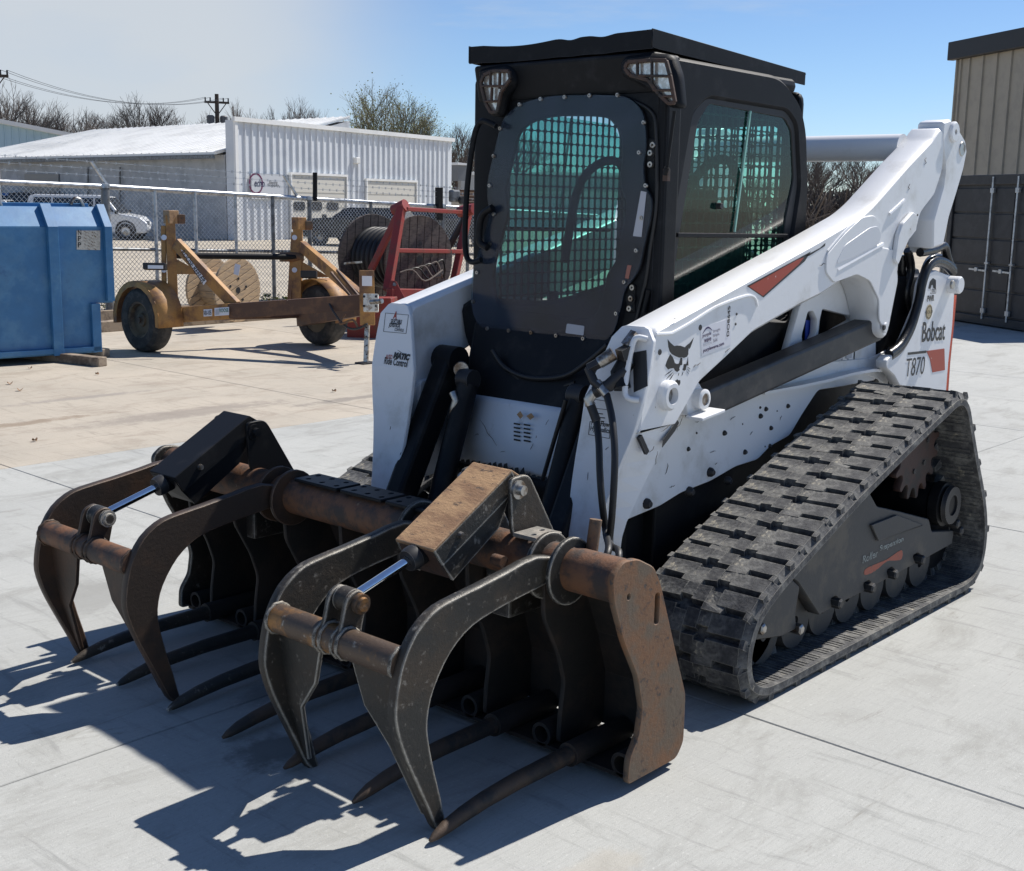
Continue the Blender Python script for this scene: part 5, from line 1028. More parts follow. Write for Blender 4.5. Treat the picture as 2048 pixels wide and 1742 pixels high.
# tongue head, hitch, jack, chain, lamps, writing
hp_ = D(737, 598, 12.6); MB().bar(D(735, 650, 12.6), D(733, 541, 12.6), .15, .05).build('tongue_plate', YEL, TR, bevel=.006)
MB().obox(D(742, 606, 12.5), cR0*.075, cF*.03, (0, 0, .09)).build('hitch_plate', M('white_bracket', (.6, .62, .6), .5, col2=(.3, .25, .2), scale=20), TR, bevel=.008)
MB().tube([D(742, 604, 12.4), D(764, 602, 12.3)], .025, 10).build('pintle', STEEL, TR, smooth=50)
MB().obox(D(734, 562, 12.56), cR0*.05, cF*.004, (0, 0, .05)).build('paper_tag', DECALW, TR)
for a, b in ((728, 612), (752, 612), (728, 593), (752, 593)): MB().ring(D(a, b, 12.46), -cF, [(0, 0), (0, .014), (.01, .012), (.01, 0)], 8).build('bolt', BOLT, TR)
MB().bar(D(735, 640, 12.66), D(732, 724, 12.68), .045, .045).build('jack', STEEL, TR, bevel=.003)
ft0 = P(732, 727, 'z', 0); MB().box(ft0.x-.09, ft0.x+.09, ft0.y-.07, ft0.y+.07, 0, .015).build('jack_foot', BOLT, TR)
for i in range(4): MB().ring(D(733, 655+i*18, 12.64), -cF, [(0, 0), (0, .008), (.002, .008), (.002, 0)], 8).build('jack_hole', BOLT, TR)
MB().tube(crv([D(655, 598, 12.8), D(668, 625, 12.7), D(690, 652, 12.65), D(712, 658, 12.6), D(735, 648, 12.55)], False, 4), .012, 6).build('safety_chain', BOLT, TR)
MB().tube(crv([D(690, 628, 12.7), D(680, 648, 12.65), D(705, 640, 12.6), D(716, 655, 12.6)], False, 4), .012, 6).build('lamp_cable', RUSTG, TR)
MB().bar(D(688, 527, 12.9), D(724, 524, 12.9), .02, .02).build('crank_handle', STEEL, TR)
lb_ = MB().obox(D(310, 533, 13.1), cR0*.12, cF*.04, (0, 0, .035)).build('tail_lamp', BOLT, TR, bevel=.01); MB().obox(D(311, 534, 13.05), cR0*.08, cF*.002, (0, 0, .018)).build('lamp_lens', DECALW, TR)
MB().obox(D(618, 549, 13.9), cR0*.09, cF*.04, (0, 0, .04)).build('tail_lamp', BOLT, TR, bevel=.01)
def ptext(body, a, b, h, d0, d1, mat, parent, up=None, bold=.02):
    A_2, B_2 = D(*a, d0), D(*b, d1); xd = B_2-A_2; n = -cF; yd = n.cross(xd).normalized(); 
    if yd.z < 0: yd = -yd
    return text('decal_lettering', body, A_2, xd, yd, h, mat, parent, width=xd.length, bold=bold)
def pplate(pix, d, mat, parent, name='sticker_label'): return MB().prism([D(u, v, d) for u, v in pix], cF*.004).build(name, mat, parent)
pplate([(361, 498), (370, 506), (413, 562), (407, 570)], 12.96, DECALW, TR)
ptext('ROOSE REELER', (361, 505), (405, 567), .05, 12.93, 12.93, DECALK, TR)
pplate([(407, 619), (424, 618), (424, 632), (407, 633)], 12.98, DECALW, TR); ptext('RR-105', (408, 631), (423, 630), .05, 12.96, 12.96, DECALK, TR)
pplate([(429, 616), (458, 614), (458, 630), (429, 632)], 12.98, DECALW, TR); ptext('ROOSE', (439, 625), (457, 624), .04, 12.96, 12.96, M('decal_green', (.01, .12, .09), .5), TR)
pplate([(431, 619), (438, 618), (438, 629), (431, 630)], 12.965, DECALG, TR)
# ================================================================= CABLE REELS
def reel(name, c, ax, r, w, wood, drum, label, cat='cable reel', group=None, plankdir=0.5, core=None):
    ax = Vector(ax).normalized(); c = Vector(c); x = ax.orthogonal().normalized(); y = ax.cross(x)
    px__ = x*cos(plankdir)+y*sin(plankdir); qy = ax.cross(px__)
    t = thing(name, (c.x, c.y, max(0, c.z-r)), label, cat, group)
    for s in (1, -1):
        o = c+ax*s*w/2; npl = 9; pw = 2*r/npl
        for i in range(npl):   # each flange is built of planks cut to the circle
            a0, a1 = -r+i*pw+.004, -r+(i+1)*pw-.004; poly = []
            m = 5
            for j in range(m+1):
                q = a0+(a1-a0)*j/m; poly.append((sqrt(max(0, r*r-q*q)), q))
            for j in range(m, -1, -1):
                q = a0+(a1-a0)*j/m; poly.append((-sqrt(max(0, r*r-q*q)), q))
            pl = [o+px__*a+qy*b for a, b in poly]
            MB().prism([p+ax*s*random.uniform(0, .004) for p in pl] if 0 else pl, ax*s*.035).build('plank', wood, t, bevel=.003, seg=1)
        MB().ring(o+ax*s*.036, ax*s, [(0, 0), (0, r*.10), (.002, r*.10), (.002, 0)], 16).build('axle_hole', BOLT, t)
        for k in range(5):
            a = 2*pi*k/5+.4; MB().ring(o+ax*s*.036+(x*cos(a)+y*sin(a))*r*.36, ax*s, [(0, 0), (0, r*.045), (.004, r*.045), (.004, 0)], 10).build('bolt', BOLT, t)
    if core == 'cable':
        for k in range(9):
            h = -w/2+.05+(w-.1)*k/8; MB().ring(c+ax*h, ax, [(-.03, r*.66), (-.02, r*.70), (0, r*.715), (.02, r*.70), (.03, r*.66), (0, r*.6)], 30).build('cable_turn', HOSE, t, smooth=60)
        MB().ring(c-ax*(w/2-.01), ax, [(0, 0), (0, r*.66), (w-.02, r*.66), (w-.02, 0)], 30).build('drum', HOSE, t, smooth=30)
    else:
        for k in range(14):
            a = 2*pi*k/14; a2 = 2*pi*(k+.94)/14; rr = r*.52
            p = [c-ax*(w/2-.002)+(x*cos(q)+y*sin(q))*g_ for q, g_ in ((a, rr), (a2, rr), (a2, rr-.02), (a, rr-.02))]
            MB().prism(p, ax*(w-.004)).build('stave', wood, t)
    return t
rax = Vector((-.17, .985, 0)).normalized()
rcn = D(472, 580, 15.6)
r1 = reel('cable_reel', rcn-rax*.22, rax, .40, .44, WOODR, None, 'pale wooden cable reel standing behind the yellow trailer', group=None, plankdir=1.2)
tg = D(474, 543, 15.05); MB().prism([D(470, 527, 15.2), D(481, 530, 15.2), D(477, 551, 15.2), D(467, 548, 15.2)], cF*.004).build('paper_tag', DECALW, r1)
# red reel carrier
RT = thing('reel_carrier', tuple(P(740, 655, 'z', 0)), 'red tubular reel carrier loaded with a big dark wooden reel', 'trailer')
def rb(a, b, w, h, name='frame_tube', bev=.01, mat=None): return MB().bar(D(*a), D(*b), w, h).build(name, mat or RED, RT, bevel=bev)
rb((803, 414, 15.6), (775, 582, 15.4), .10, .10, 'upright'); rb((798, 425, 15.6), (742, 540, 15.9), .07, .08, 'brace')
MB().tube([D(788, 422, 15.7), D(812, 410, 15.6)], .08, 10).build('corner_joint', RED, RT, smooth=50)
rb((812, 418, 15.6), (935, 425, 17.0), .055, .055, 'top_tube'); rb((793, 501, 15.55), (925, 503, 16.9), .055, .055, 'mid_tube')
MB().tube([D(920, 424, 17.0), D(950, 418, 16.8)], .08, 10).build('corner_joint', RED, RT, smooth=50)
rb((936, 430, 17.0), (905, 575, 16.8), .09, .09, 'upright'); rb((930, 435, 17.0), (872, 540, 17.0), .07, .08, 'brace', mat=REDSP)
rb((778, 590, 15.3), (945, 592, 16.6), .10, .16, 'deck_beam'); rb((700, 640, 15.2), (790, 640, 15.1), .3, .55, 'axle_box')
MB().prism([D(780, 560, 15.3), D(792, 562, 15.3), (D(812, 600, 15.3)), D(770, 600, 15.3)], cF*.03).build('pivot_plate', RED, RT, bevel=.004)
MB().ring(D(789, 569, 15.28), -cF, [(0, 0), (0, .025), (.02, .022), (.02, 0)], 12).build('pin', STEEL, RT)
MB().obox(D(860, 612, 16.2), cR0*.55, cF*.35, (0, 0, .09)).build('deck', RED, RT, bevel=.01)
wheel(D(725, 655, 15.4), cR0, .24, .2, RT, BOLT)
for k in range(6):
    MB().tube(crv([D(800+k*14, 545-k*3, 15.7+.1*k), D(825+k*12, 540-k*4, 15.8+.1*k), D(850+k*8, 562-k*4, 15.9+.1*k), D(885, 540+k*4, 16.2+.1*k)], False, 4), .012, 5).build('hanging_cable', BLACKM if k % 2 else BRANCH, RT)
bax = Vector((cos(radians(86)), sin(radians(86)), 0))
bc = D(790, 516, 16.6)
reel('large_cable_reel', bc, bax, .57, .95, WOODD, None, 'large weathered wooden reel of black cable on the red carrier', group=None, plankdir=2.3, core='cable')
# ================================================================= CONTAINER AND TAN BUILDING
c0_, c1_ = P(1885, 638, 'z', 0), P(2075, 668, 'z', 0); cfn, cn = vplane(c0_, c1_); cxd = (c1_-c0_).normalized()
CN = thing('shipping_container', tuple(c0_), 'black shipping container with silver locking bars on its doors', 'container')
BLK = M('container_black', (.018, .019, .022), .5, col2=(.03, .031, .034), scale=6, bump=.06, edge=(.06, .06, .06), ew=.004)
CH = cfn(1900, 352).z; CL = 2.5; bk_ = -cn*6
o3 = lambda s, z, o=0: Vector((c0_.x, c0_.y, 0))+cxd*s+Vector((0, 0, z))+cn*o
MB().prism([o3(0, .02), o3(CL, .02), o3(CL, CH), o3(0, CH)], bk_).build('box_shell', BLK, CN, bevel=.01)
for z0_, z1_ in ((.02, .14), (CH-.14, CH)): MB().prism([o3(0, z0_, .002), o3(CL, z0_, .002), o3(CL, z1_, .002), o3(0, z1_, .002)], cn*.05).build('door_sill', BLK, CN, bevel=.008)
for s_ in (0, CL-.1): MB().prism([o3(s_, .14, .002), o3(s_+.1, .14, .002), o3(s_+.1, CH-.14, .002), o3(s_, CH-.14, .002)], cn*.05).build('corner_post', BLK, CN, bevel=.008)
zb_ = [cfn(1960, v).z for v in (640, 548, 486, 420, 360)]
sdoor = (cfn(2024, 500)-c0_).dot(cxd)
for k in range(2):
    for i in range(5):
        za, zb2 = .16+i*(CH-.32)/5, .16+(i+1)*(CH-.32)/5-.03; s0_, s1_ = (.11, sdoor-.01) if k == 0 else (sdoor+.02, CL-.11)
        MB().prism([o3(s0_, za, .003), o3(s1_, za, .003), o3(s1_, zb2, .003), o3(s0_, zb2, .003)], cn*.02).build('door_panel', BLK, CN, bevel=.006)
for ut_, ub_ in ((1985, 1966), (2036, 2015)):
    a, b = cfn(ut_, 360, .06), cfn(ub_, 622, .06); s = ((a+b)/2-c0_).dot(cxd)
    MB().tube([o3(s, .10, .06), o3(s, CH-.03, .06)], .016, 8).build('locking_bar', GALV, CN, smooth=50)
    for z in (.22, CH-.22, .9): MB().obox(o3(s, z, .05), cxd*.04, cn*.02, (0, 0, .035 if z != .9 else .015)).build('bar_bracket', GALV, CN, bevel=.004)
    MB().bar(o3(s-.38, .80, .07), o3(s, .79, .07), .015, .025).build('door_handle', GALV, CN); MB().obox(o3(s-.20, .80, .075), cxd*.03, cn*.015, (0, 0, .03)).build('handle_hasp', GALV, CN, bevel=.004)
# tan metal building behind it
TBf, TBn = vplane(c0_-cn*6.3, c1_-cn*6.3)
t0_, t1_ = TBf(1891, 400), TBf(2300, 400)
tz = TBf(1893, 120).z; TB = thing('tan_metal_building', (t0_.x, t0_.y, 0), 'tall tan ribbed metal building with dark roof edge behind the container', 'building')
TANW = M('tan_siding', (.36, .325, .26), .55, col2=(.32, .29, .235), scale=3, bump=.04)
td = (t1_-t0_).normalized(); td.z = 0; td.normalize(); tq = lambda s, z, o=0: Vector((t0_.x, t0_.y, 0))+td*s+Vector((0, 0, z))+TBn*o
MB().prism([tq(0, -.3), tq(8, -.3), tq(8, tz), tq(0, tz)], -TBn*8).build('wall', TANW, TB)
us = [1893, 1912, 1938, 1965, 1995, 2022, 2050]
sl_ = [(TBf(u, 150)-t0_).dot(td) for u in us]; dsl = (sl_[-1]-sl_[2])/4
ss = [.05, .2]+[sl_[2]-dsl+.0+dsl*i for i in range(16)]
for s in ss[:16]: MB().prism([tq(s, -.3, .001), tq(s+.05, -.3, .001), tq(s+.04, -.3, .04), tq(s+.01, -.3, .04)], (0, 0, tz+.3)).build('siding_rib', TANW, TB)
DRF = M('dark_roof_trim', (.014, .014, .015), .5)
MB().prism([tq(-.12, tz-.05, .0), tq(9, tz-.05, .0), tq(9, tz+.36, .0), tq(-.12, tz+.36, .0)], TBn*.18).build('roof_edge', DRF, TB, bevel=.02)
MB().prism([tq(-.12, tz+.0, -.01), tq(9, tz+.0, -.01), tq(9, tz+.36, -.01), tq(-.12, tz+.36, -.01)], -TBn*8).build('roof', DRF, TB)
# ================================================================= WHITE WORKSHOP AND NEIGHBOURS
WS = M('white_siding', (.66, .69, .72), .45, col2=(.58, .61, .65), scale=.6, bump=.02); WR_ = M('white_roof', (.80, .80, .78), .4, col2=(.7, .7, .68), scale=.4)
OLDW = M('old_grey_siding', (.42, .43, .44), .6, col2=(.34, .35, .36), scale=1.5); SHADEM = M('beige_door', (.55, .52, .42), .6); SLATE = M('slate_siding', (.16, .17, .18), .6)
Aw = D(473, 482, 50.3); Bw = D(902, 478, 64); Aw.z = Bw.z = 0; wf, wn_ = vplane(Aw, Bw); wd = (Bw-Aw).normalized(); WL = (Bw-Aw).length
HT = 4.72; WB = thing('white_workshop', tuple(Aw), 'white ribbed metal workshop with two garage doors and a sign', 'building')
wq = lambda s, z, o=0: Vector((Aw.x, Aw.y, 0))+wd*s+Vector((0, 0, z))+wn_*o
MB().prism([wq(0, -1.2), wq(WL, -1.2), wq(WL, HT), wq(0, HT)], -wn_*.45).build('wall', WS, WB)
mb = MB(); k = int(WL/.42)
for i in range(k): s = .15+i*(WL-.2)/k; mb.prism([wq(s, -1, .002), wq(s+.10, -1, .002), wq(s+.075, -1, .06), wq(s+.025, -1, .06)], (0, 0, HT+.9))
mb.build('siding_ribs', WS, WB, kind='stuff')
MB().prism([wq(-.1, HT-.06), wq(WL+.1, HT-.06), wq(WL+.1, HT+.12), wq(-.1, HT+.12)], wn_*.14).build('roof_trim', WR_, WB)
MB().prism([wq(-.04, -1, .0), wq(.12, -1, .0), wq(.12, HT, .0), wq(-.04, HT, .0)], wn_*.1).build('corner_trim', WR_, WB)
for (ua, ub, vt) in ((580, 688, 349), (731, 828, 361)):
    s0_, s1_ = (wf(ua, 380)-Aw).dot(wd), (wf(ub, 380)-Aw).dot(wd); zt0 = wf(ua, vt).z
    dd_ = MB().prism([wq(s0_, -1, .03), wq(s1_, -1, .03), wq(s1_, zt0, .03), wq(s0_, zt0, .03)], wn_*.05).build('garage_door', M('garage_door_cream', (.60, .58, .52), .5), WB)
    for i in range(5):
        z = .1+i*.62; MB().prism([wq(s0_+.05, z, .081), wq(s1_-.05, z, .081), wq(s1_-.05, min(z+.56, zt0-.03), .081), wq(s0_+.05, min(z+.56, zt0-.03), .081)], wn_*.02).build('door_panel', SHADEM if 0 else MATS['garage_door_cream'], dd_)
    MB().prism([wq(s0_-.12, zt0, .03), wq(s1_+.12, zt0, .03), wq(s1_+.12, zt0+.1, .03), wq(s0_-.12, zt0+.1, .03)], wn_*.12).build('door_frame', WR_, dd_)
    for s in (s0_-.1, s1_+.02): MB().prism([wq(s, -1, .03), wq(s+.08, -1, .03), wq(s+.08, zt0, .03), wq(s, zt0, .03)], wn_*.12).build('door_frame', WR_, dd_)
    if ua == 580:
        for u in (583, 617, 650):
            a, b = wf(u, 403), wf(u+23, 421); sa, sb = (a-Aw).dot(wd), (b-Aw).dot(wd)
            lpv = rnd([(sa, b.z), (sb, b.z), (sb, a.z), (sa, a.z)], .14, 4); MB().prism([wq(p[0], p[1], .102) for p in lpv], wn_*.02).build('window', BOLT, dd_)
sg0, sg1, sz0, sz1 = (wf(499, 360)-Aw).dot(wd), (wf(563, 360)-Aw).dot(wd), wf(499, 388).z, wf(499, 346).z
sgn = MB().prism([wq(sg0, sz0-.2, .065), wq(sg1, sz0-.2, .065), wq(sg1, sz1, .065), wq(sg0, sz1, .065)], wn_*.04).build('wall_sign', M('sign_pale', (.55, .57, .6), .4), WB)
def wtext(body, u, v, w, h, mat, bold=0, shear=0): a = wf(u, v, .108); return text('sign_lettering', body, a, wd, (0, 0, 1), h, mat, sgn, width=w, bold=bold, shear=shear, th=.004)
wtext('echo', 509, 373, .62, .30, M('sign_navy', (.01, .01, .06), .4), .01, .2); wtext('Electric', 539, 368, .52, .14, DECALK); wtext('Supply', 535, 374, .72, .14, DECALK)
ec = wf(512, 367, .107); MB().ring(ec, wn_, [(0, .36), (0, .43), (.004, .43), (.004, .36)], 20).build('sign_swirl', M('sign_plum', (.12, .01, .06), .4), sgn)
lf = wf(712, 321, .1); MB().obox(lf, wd*.16, wn_*.14, (0, 0, .14)).build('wall_lamp', WR_, WB, bevel=.03)
# low wing to the left with its long white roof
Ew = D(-90, 448, 67); Ew.z = 0; Cw = Aw-wn_*.6; lf2, ln2 = vplane(Cw, Ew); ld = (Ew-Cw).normalized(); LL = (Ew-Cw).length
lq = lambda s, z, o=0: Vector((Cw.x, Cw.y, 0))+ld*s+Vector((0, 0, z))+ln2*o
WG = thing('workshop_wing', (Cw.x, Cw.y, 0), 'long low grey-white wing with a shallow white metal roof left of the workshop', 'building')
EZ = 3.36; RZ2 = 5.3; C0w = Vector((Aw.x, Aw.y, 0))-wn_*.5; E0w = C0w+ld*LL; E1w = E0w-ln2*8; C1w = C0w+wd*8.2; at_ = lambda p, z: Vector((p.x, p.y, z))
MB().hexa([at_(p, -1) for p in (C0w, E0w, C1w+(E1w-C1w)*.5, C1w)], [at_(C0w, EZ), at_(E0w, EZ), at_(C1w+(E1w-C1w)*.5, RZ2-.1), at_(C1w, RZ2-.1)]).build('wall', OLDW, WG)
tt = .2
while True:
    E1w = C1w+(E0w-ln2*8-C1w)*tt; q_ = at_(E1w, RZ2)-CP
    if 1024+FPX*q_.dot(cR)/q_.dot(cF) < 150 or tt > .99: break
    tt += .01
e0, e1, r0, r1 = at_(C0w+ln2*.45, EZ), at_(E0w+ln2*.45, EZ), at_(C1w, RZ2), at_(E1w, RZ2)
MB().hexa([e0, e1, r1, r0], [p+Vector((0, 0, .1)) for p in (e0, e1, r1, r0)]).build('roof', WR_, WG)
mb = MB(); k = int(LL/.6)
for i in range(k): mb.bar(e0.lerp(e1, i/k)+Vector((0, 0, .11)), r0.lerp(r1, i/k)+Vector((0, 0, .11)), .06, .05)
mb.build('roof_ribs', WR_, WG, kind='stuff')
MB().prism([lq(-.0, EZ-.16, .40), lq(LL+1, EZ-.16, .40), lq(LL+1, EZ-.02, .40), lq(0, EZ-.02, .40)], ln2*.1).build('gutter', GALVD, WG)
MB().prism([(P_ := lf2(50, 348, .02)), lf2(118, 348, .02), lf2(118, 470, .02), lf2(50, 468, .02)], ln2*.03).build('wing_door', M('wing_door_grey', (.30, .29, .27), .6), WG)
for u in (176, 240): MB().tube([lf2(u, 334, .1), lf2(u, 470, .1)], .05, 6).build('drain_pipe', GALVD, WG)
MB().prism([lf2(300, 474, .02), lf2(470, 480, .02), lf2(470, 488, .02), lf2(300, 486, .02)], ln2*.08).build('plinth', M('dark_plinth', (.05, .05, .05), .8), WG)
# pale blue gabled shed behind
PB = M('pale_blue_siding', (.38, .52, .60), .5, col2=(.34, .47, .55), scale=.5)
s0v, s1v = D(-200, 440, 84), D(190, 440, 92); s0v.z = s1v.z = 0; sf, sn = vplane(s0v, s1v); SD = thing('blue_shed', tuple(s0v), 'pale blue ribbed shed showing over the white wing roof', 'building')
zl0, zl1 = sf(0, 250).z, sf(165, 271).z
q0 = [s0v+Vector((0, 0, -1)), s1v+Vector((0, 0, -1)), Vector((s1v.x, s1v.y, zl1-.3)), Vector((s0v.x, s0v.y, zl0+1.2))]
MB().prism(q0, -sn*10).build('wall', PB, SD)
mb = MB(); sdv = (s1v-s0v).normalized(); SL = (s1v-s0v).length
for i in range(26):
    s = SL*i/26; p = s0v+sdv*s; zt3 = (zl0+1.2)+(zl1-zl0-1.5)*i/26; mb.bar(p+sn*.03+Vector((0, 0, 0)), p+sn*.03+Vector((0, 0, zt3)), .1, .06)
mb.build('siding_ribs', PB, SD, kind='stuff')
MB().bar(Vector((s0v.x, s0v.y, zl0+1.25))+sn*.2, Vector((s1v.x, s1v.y, zl1-.25))+sn*.2, .5, .28).build('roof_edge', WR_, SD)
# hipped white roof behind the workshop
HR = thing('hip_roof_building', tuple(Vector((D(640, 400, 72).x, D(640, 400, 72).y, 0))), 'building with pale hipped metal roof peeping over the workshop', 'building')
pk = D(636, 241, 70); l_ = D(500, 251, 66); r_ = D(742, 272, 66); bk1 = D(520, 246, 85); zr = 4.6
fl, fr_, bl, br2 = [Vector((p.x, p.y, zr)) for p in (D(560, 270, 64), D(760, 270, 66), D(480, 270, 80), D(700, 270, 84))]
pk2 = D(560, 244, 80); pk2.z = pk.z
MB().add([fl, fr_, br2, bl, pk, pk2], [(0, 1, 4), (1, 2, 5, 4), (2, 3, 5), (3, 0, 4, 5), (3, 2, 1, 0)]).build('roof', WR_, HR)
MB().hexa([Vector((p.x, p.y, -1)) for p in (fl, fr_, br2, bl)], [Vector((p.x, p.y, zr-.02)) for p in (fl, fr_, br2, bl)]).build('wall', WS, HR)
mb = MB()
for i in range(1, 14): mb.bar(fl.lerp(fr_, i/14)+Vector((0, 0, .04)), pk+Vector((0, 0, .04)) if 0 else fl.lerp(fr_, i/14).lerp(pk, .9-.0*i)+Vector((0, 0, .04)), .06, .06)
mb.build('roof_ribs', WR_, HR, kind='stuff')
# small buildings right of the workshop
BK = thing('grey_house', tuple(Vector((D(930, 470, 68).x, D(930, 470, 68).y, 0))), 'small tan building under a grey mansard roof right of the workshop', 'building')
kf, kn = vplane(*[Vector((p.x, p.y, 0)) for p in (D(905, 450, 66), D(925, 450, 66.5))]); MB().prism([kf(903, 400), kf(925, 400), kf(925, 470), kf(903, 470)], -kn*6).build('wall', TANW, BK)
MB().prism([kf(903, 330), kf(921, 332), kf(926, 362), kf(903, 362)], kn*.5).build('roof', SLATE, BK); MB().prism([kf(901, 325), kf(920, 327), kf(921, 331), kf(901, 330)], kn*.6).build('roof_trim', WR_, BK)
B2 = thing('slatted_building', tuple(Vector((D(950, 470, 78).x, D(950, 470, 78).y, 0))), 'low building with grey metal roof and reddish brown slatted wall', 'building')
k2, kn2 = vplane(*[Vector((p.x, p.y, 0)) for p in (D(915, 450, 78), D(1420, 450, 84))]); MB().prism([k2(918, 380), k2(1005, 382), k2(1005, 480), k2(918, 480)], -kn2*6).build('wall', M('brown_brick', (.17, .08, .055), .8), B2)
MB().prism([k2(1005, 381), k2(1420, 386), k2(1420, 480), k2(1005, 480)], -kn2*6).build('wall', WS, B2)
for i in range(7): MB().prism([k2(918, 383+i*6), k2(1005, 385+i*6), k2(1005, 388+i*6), k2(918, 386+i*6)], kn2*.15).build('slat', M('pale_slat', (.35, .27, .22), .7), B2)
MB().prism([k2(916, 350), k2(1420, 352), k2(1420, 386), k2(916, 380)], kn2*.6).build('roof', M('grey_metal_roof', (.4, .41, .41), .5), B2); MB().prism([k2(916, 344), k2(1420, 347), k2(1420, 352), k2(916, 350)], kn2*.7).build('roof_trim', WR_, B2)
# ================================================================= VEHICLES IN THE LOT
CARG = M('car_window', (.012, .014, .018), .08, spec=.8)
def car(name, u, v, d, head, L_, H_, wd_, body, label, cat, kind='van'):
    b = D(u, v, d); b.z = -.03; f_ = (cR0*cos(head)+Vector((cF.x, cF.y, 0)).normalized()*sin(head)).normalized(); s_ = Vector((0, 0, 1)).cross(f_)
    t = thing(name, tuple(b), label, cat)
    pt = lambda x, y, z: b+f_*x+s_*y+Vector((0, 0, z))
    h = L_/2; w = wd_/2
    if kind == 'van': low = [(-h, .35), (-h-.05, .7), (-h+.02, 1.02), (h-1.25, 1.05), (h-.35, .90), (h-.02, .68), (h, .42), (h-.1, .28), (-h+.1, .26)]; gh = [(-h+.02, 1.02), (-h+.18, H_-.08), (-h+.4, H_), (.45, H_), (.75, H_-.06), (h-1.1, 1.03)]
    elif kind == 'suv': low = [(-h, .4), (-h, 1.0), (h-1.5, 1.05), (h-.3, .98), (h, .8), (h, .4), (h-.1, .3), (-h+.1, .3)]; gh = [(-h+.1, 1.0), (-h+.45, H_-.05), (-h+.8, H_), (.2, H_), (.45, H_-.04), (h-1.35, 1.03)]
    else: low = [(-h, .4), (-h, .85), (-h+.9, .92), (h-1.5, .9), (h-.3, .78), (h, .6), (h, .38), (h-.1, .25), (-h+.1, .25)]; gh = [(-h+.35, .9), (-h+1.0, H_), (.35, H_), (h-1.35, .9)]
    MB().prism([pt(x, w, z) for x, z in low], -s_*wd_).build('body', body, t, bevel=.06)
    zb3 = min(z for x, z in gh); vs = []
    for sg_ in (1, -1):
        for x, z in gh: vs.append(pt(x, sg_*(w-.05-.16*(z-zb3)/(H_-zb3)*1.0), z))
    n = len(gh); MB().add(vs, [tuple(range(n)), tuple(range(2*n-1, n-1, -1))]+[(i, i+n, (i+1) % n+n, (i+1) % n) for i in range(n)]).build('cabin', body, t, bevel=.04)
    x0, x1 = gh[0][0]+.25, gh[-1][0]-.15; nw = 4 if kind == 'van' else 3
    for i in range(nw):
        a, c = x0+(x1-x0)*i/nw+.04, x0+(x1-x0)*(i+1)/nw-.04
        za, zc = zb3+.07, H_-.12
        def topx(x): return x
        xa2, xc2 = (a+.08 if i == 0 else a), (c-.42 if i == nw-1 else c)
        for sg_ in (1, -1):
            g1 = lambda z: sg_*(w-.05-.16*(z-zb3)/(H_-zb3)+.012)
            q = [pt(a, g1(za), za), pt(c, g1(za), za), pt(max(xc2, a+.05), g1(zc), zc), pt(xa2, g1(zc), zc)]
            MB().prism(q, s_*sg_*.01).build('window', CARG, t)
    e0, e1 = gh[-2], gh[-1]
    if kind != 'van': e0 = gh[-2]
    q = [pt(e1[0]+.02, w-.15, e1[1]+.03), pt(e1[0]+.02, -w+.15, e1[1]+.03), pt(e0[0]+.03, -w+.3, e0[1]-.03), pt(e0[0]+.03, w-.3, e0[1]-.03)]; MB().prism(q, f_*.02).build('windscreen', CARG, t)
    for x in (h-.85, -h+.85):
        for sg_ in (1, -1):
            wc = pt(x, sg_*(w-.07), .33); wheel(wc, -s_*sg_, .33, .22, t, STEEL)
            MB().ring(pt(x, sg_*(w+.003), .36), s_*sg_, [(0, .33), (0, .41), (.006, .40), (.006, .33)], 24).build('wheel_arch', BOLT, t)
    for sg_ in (1, -1): MB().obox(pt(h-.04, sg_*(w-.25), .68), f_*.04, s_*.16, (0, 0, .08)).build('headlight', GALV, t, bevel=.02); MB().obox(pt(h-1.15, sg_*(w+.1), 1.08), f_*.06, s_*.09, (0, 0, .07)).build('mirror', BOLT, t, bevel=.02)
    return t
CW = M('car_white', (.72, .74, .76), .25, coat=.5); CBK = M('car_black', (.010, .011, .014), .35); CBL = M('car_blue', (.03, .14, .42), .25, coat=.5)
car('minivan', 186, 476, 49.5, .05, 4.75, 1.72, 1.8, CW, 'white minivan parked side-on behind the dumpster and fence', 'minivan')
car('white_sedan', 5, 462, 56, .1, 4.5, 1.45, 1.75, CW, 'white sedan half hidden behind the dumpster at far left', 'car', 'sedan')
car('blue_pickup', 15, 452, 62, .1, 4.8, 1.75, 1.8, CBL, 'blue car showing above the white sedan at far left', 'car', 'suv')
car('dark_pickup', 112, 456, 58, .15, 4.6, 1.80, 1.8, CBK, 'black boxy car just behind the white minivan', 'car', 'suv')
car('dark_suv', 728, 478, 47, pi-.45, 4.5, 1.42, 1.8, CBK, 'black crossover parked before the workshop garage doors', 'car', 'suv')
car('silver_car', 918, 478, 50, .3, 4.3, 1.45, 1.75, CW, 'white car seen between the red carrier and the loader', 'car', 'sedan')
car('dark_hatchback', 880, 482, 48, .6, 4.2, 1.5, 1.75, CBK, 'dark car parked left of the white one behind the big reel', 'car', 'suv')
# fence-side junk: meter post at the right end of the fence
MP = thing('meter_post', tuple(P(885, 610, 'z', 0)), 'grey meter and conduit box on a post by the fence', 'meter'); MB().bar(P2(878, 440), P2(878, 375), .09, .09).build('post', BLACKM, MP); MB().obox(P2(900, 392)+Vector((0, .1, 0)), (.09, 0, 0), (0, .06, 0), (0, 0, .1)).build('meter_box', GALVD, MP, bevel=.03); MB().ring(P2(908, 400)+Vector((0, .16, 0)), (0, 1, 0), [(0, 0), (0, .07), (.05, .06), (.05, 0)], 16).build('meter_dial', BOLT, MP)
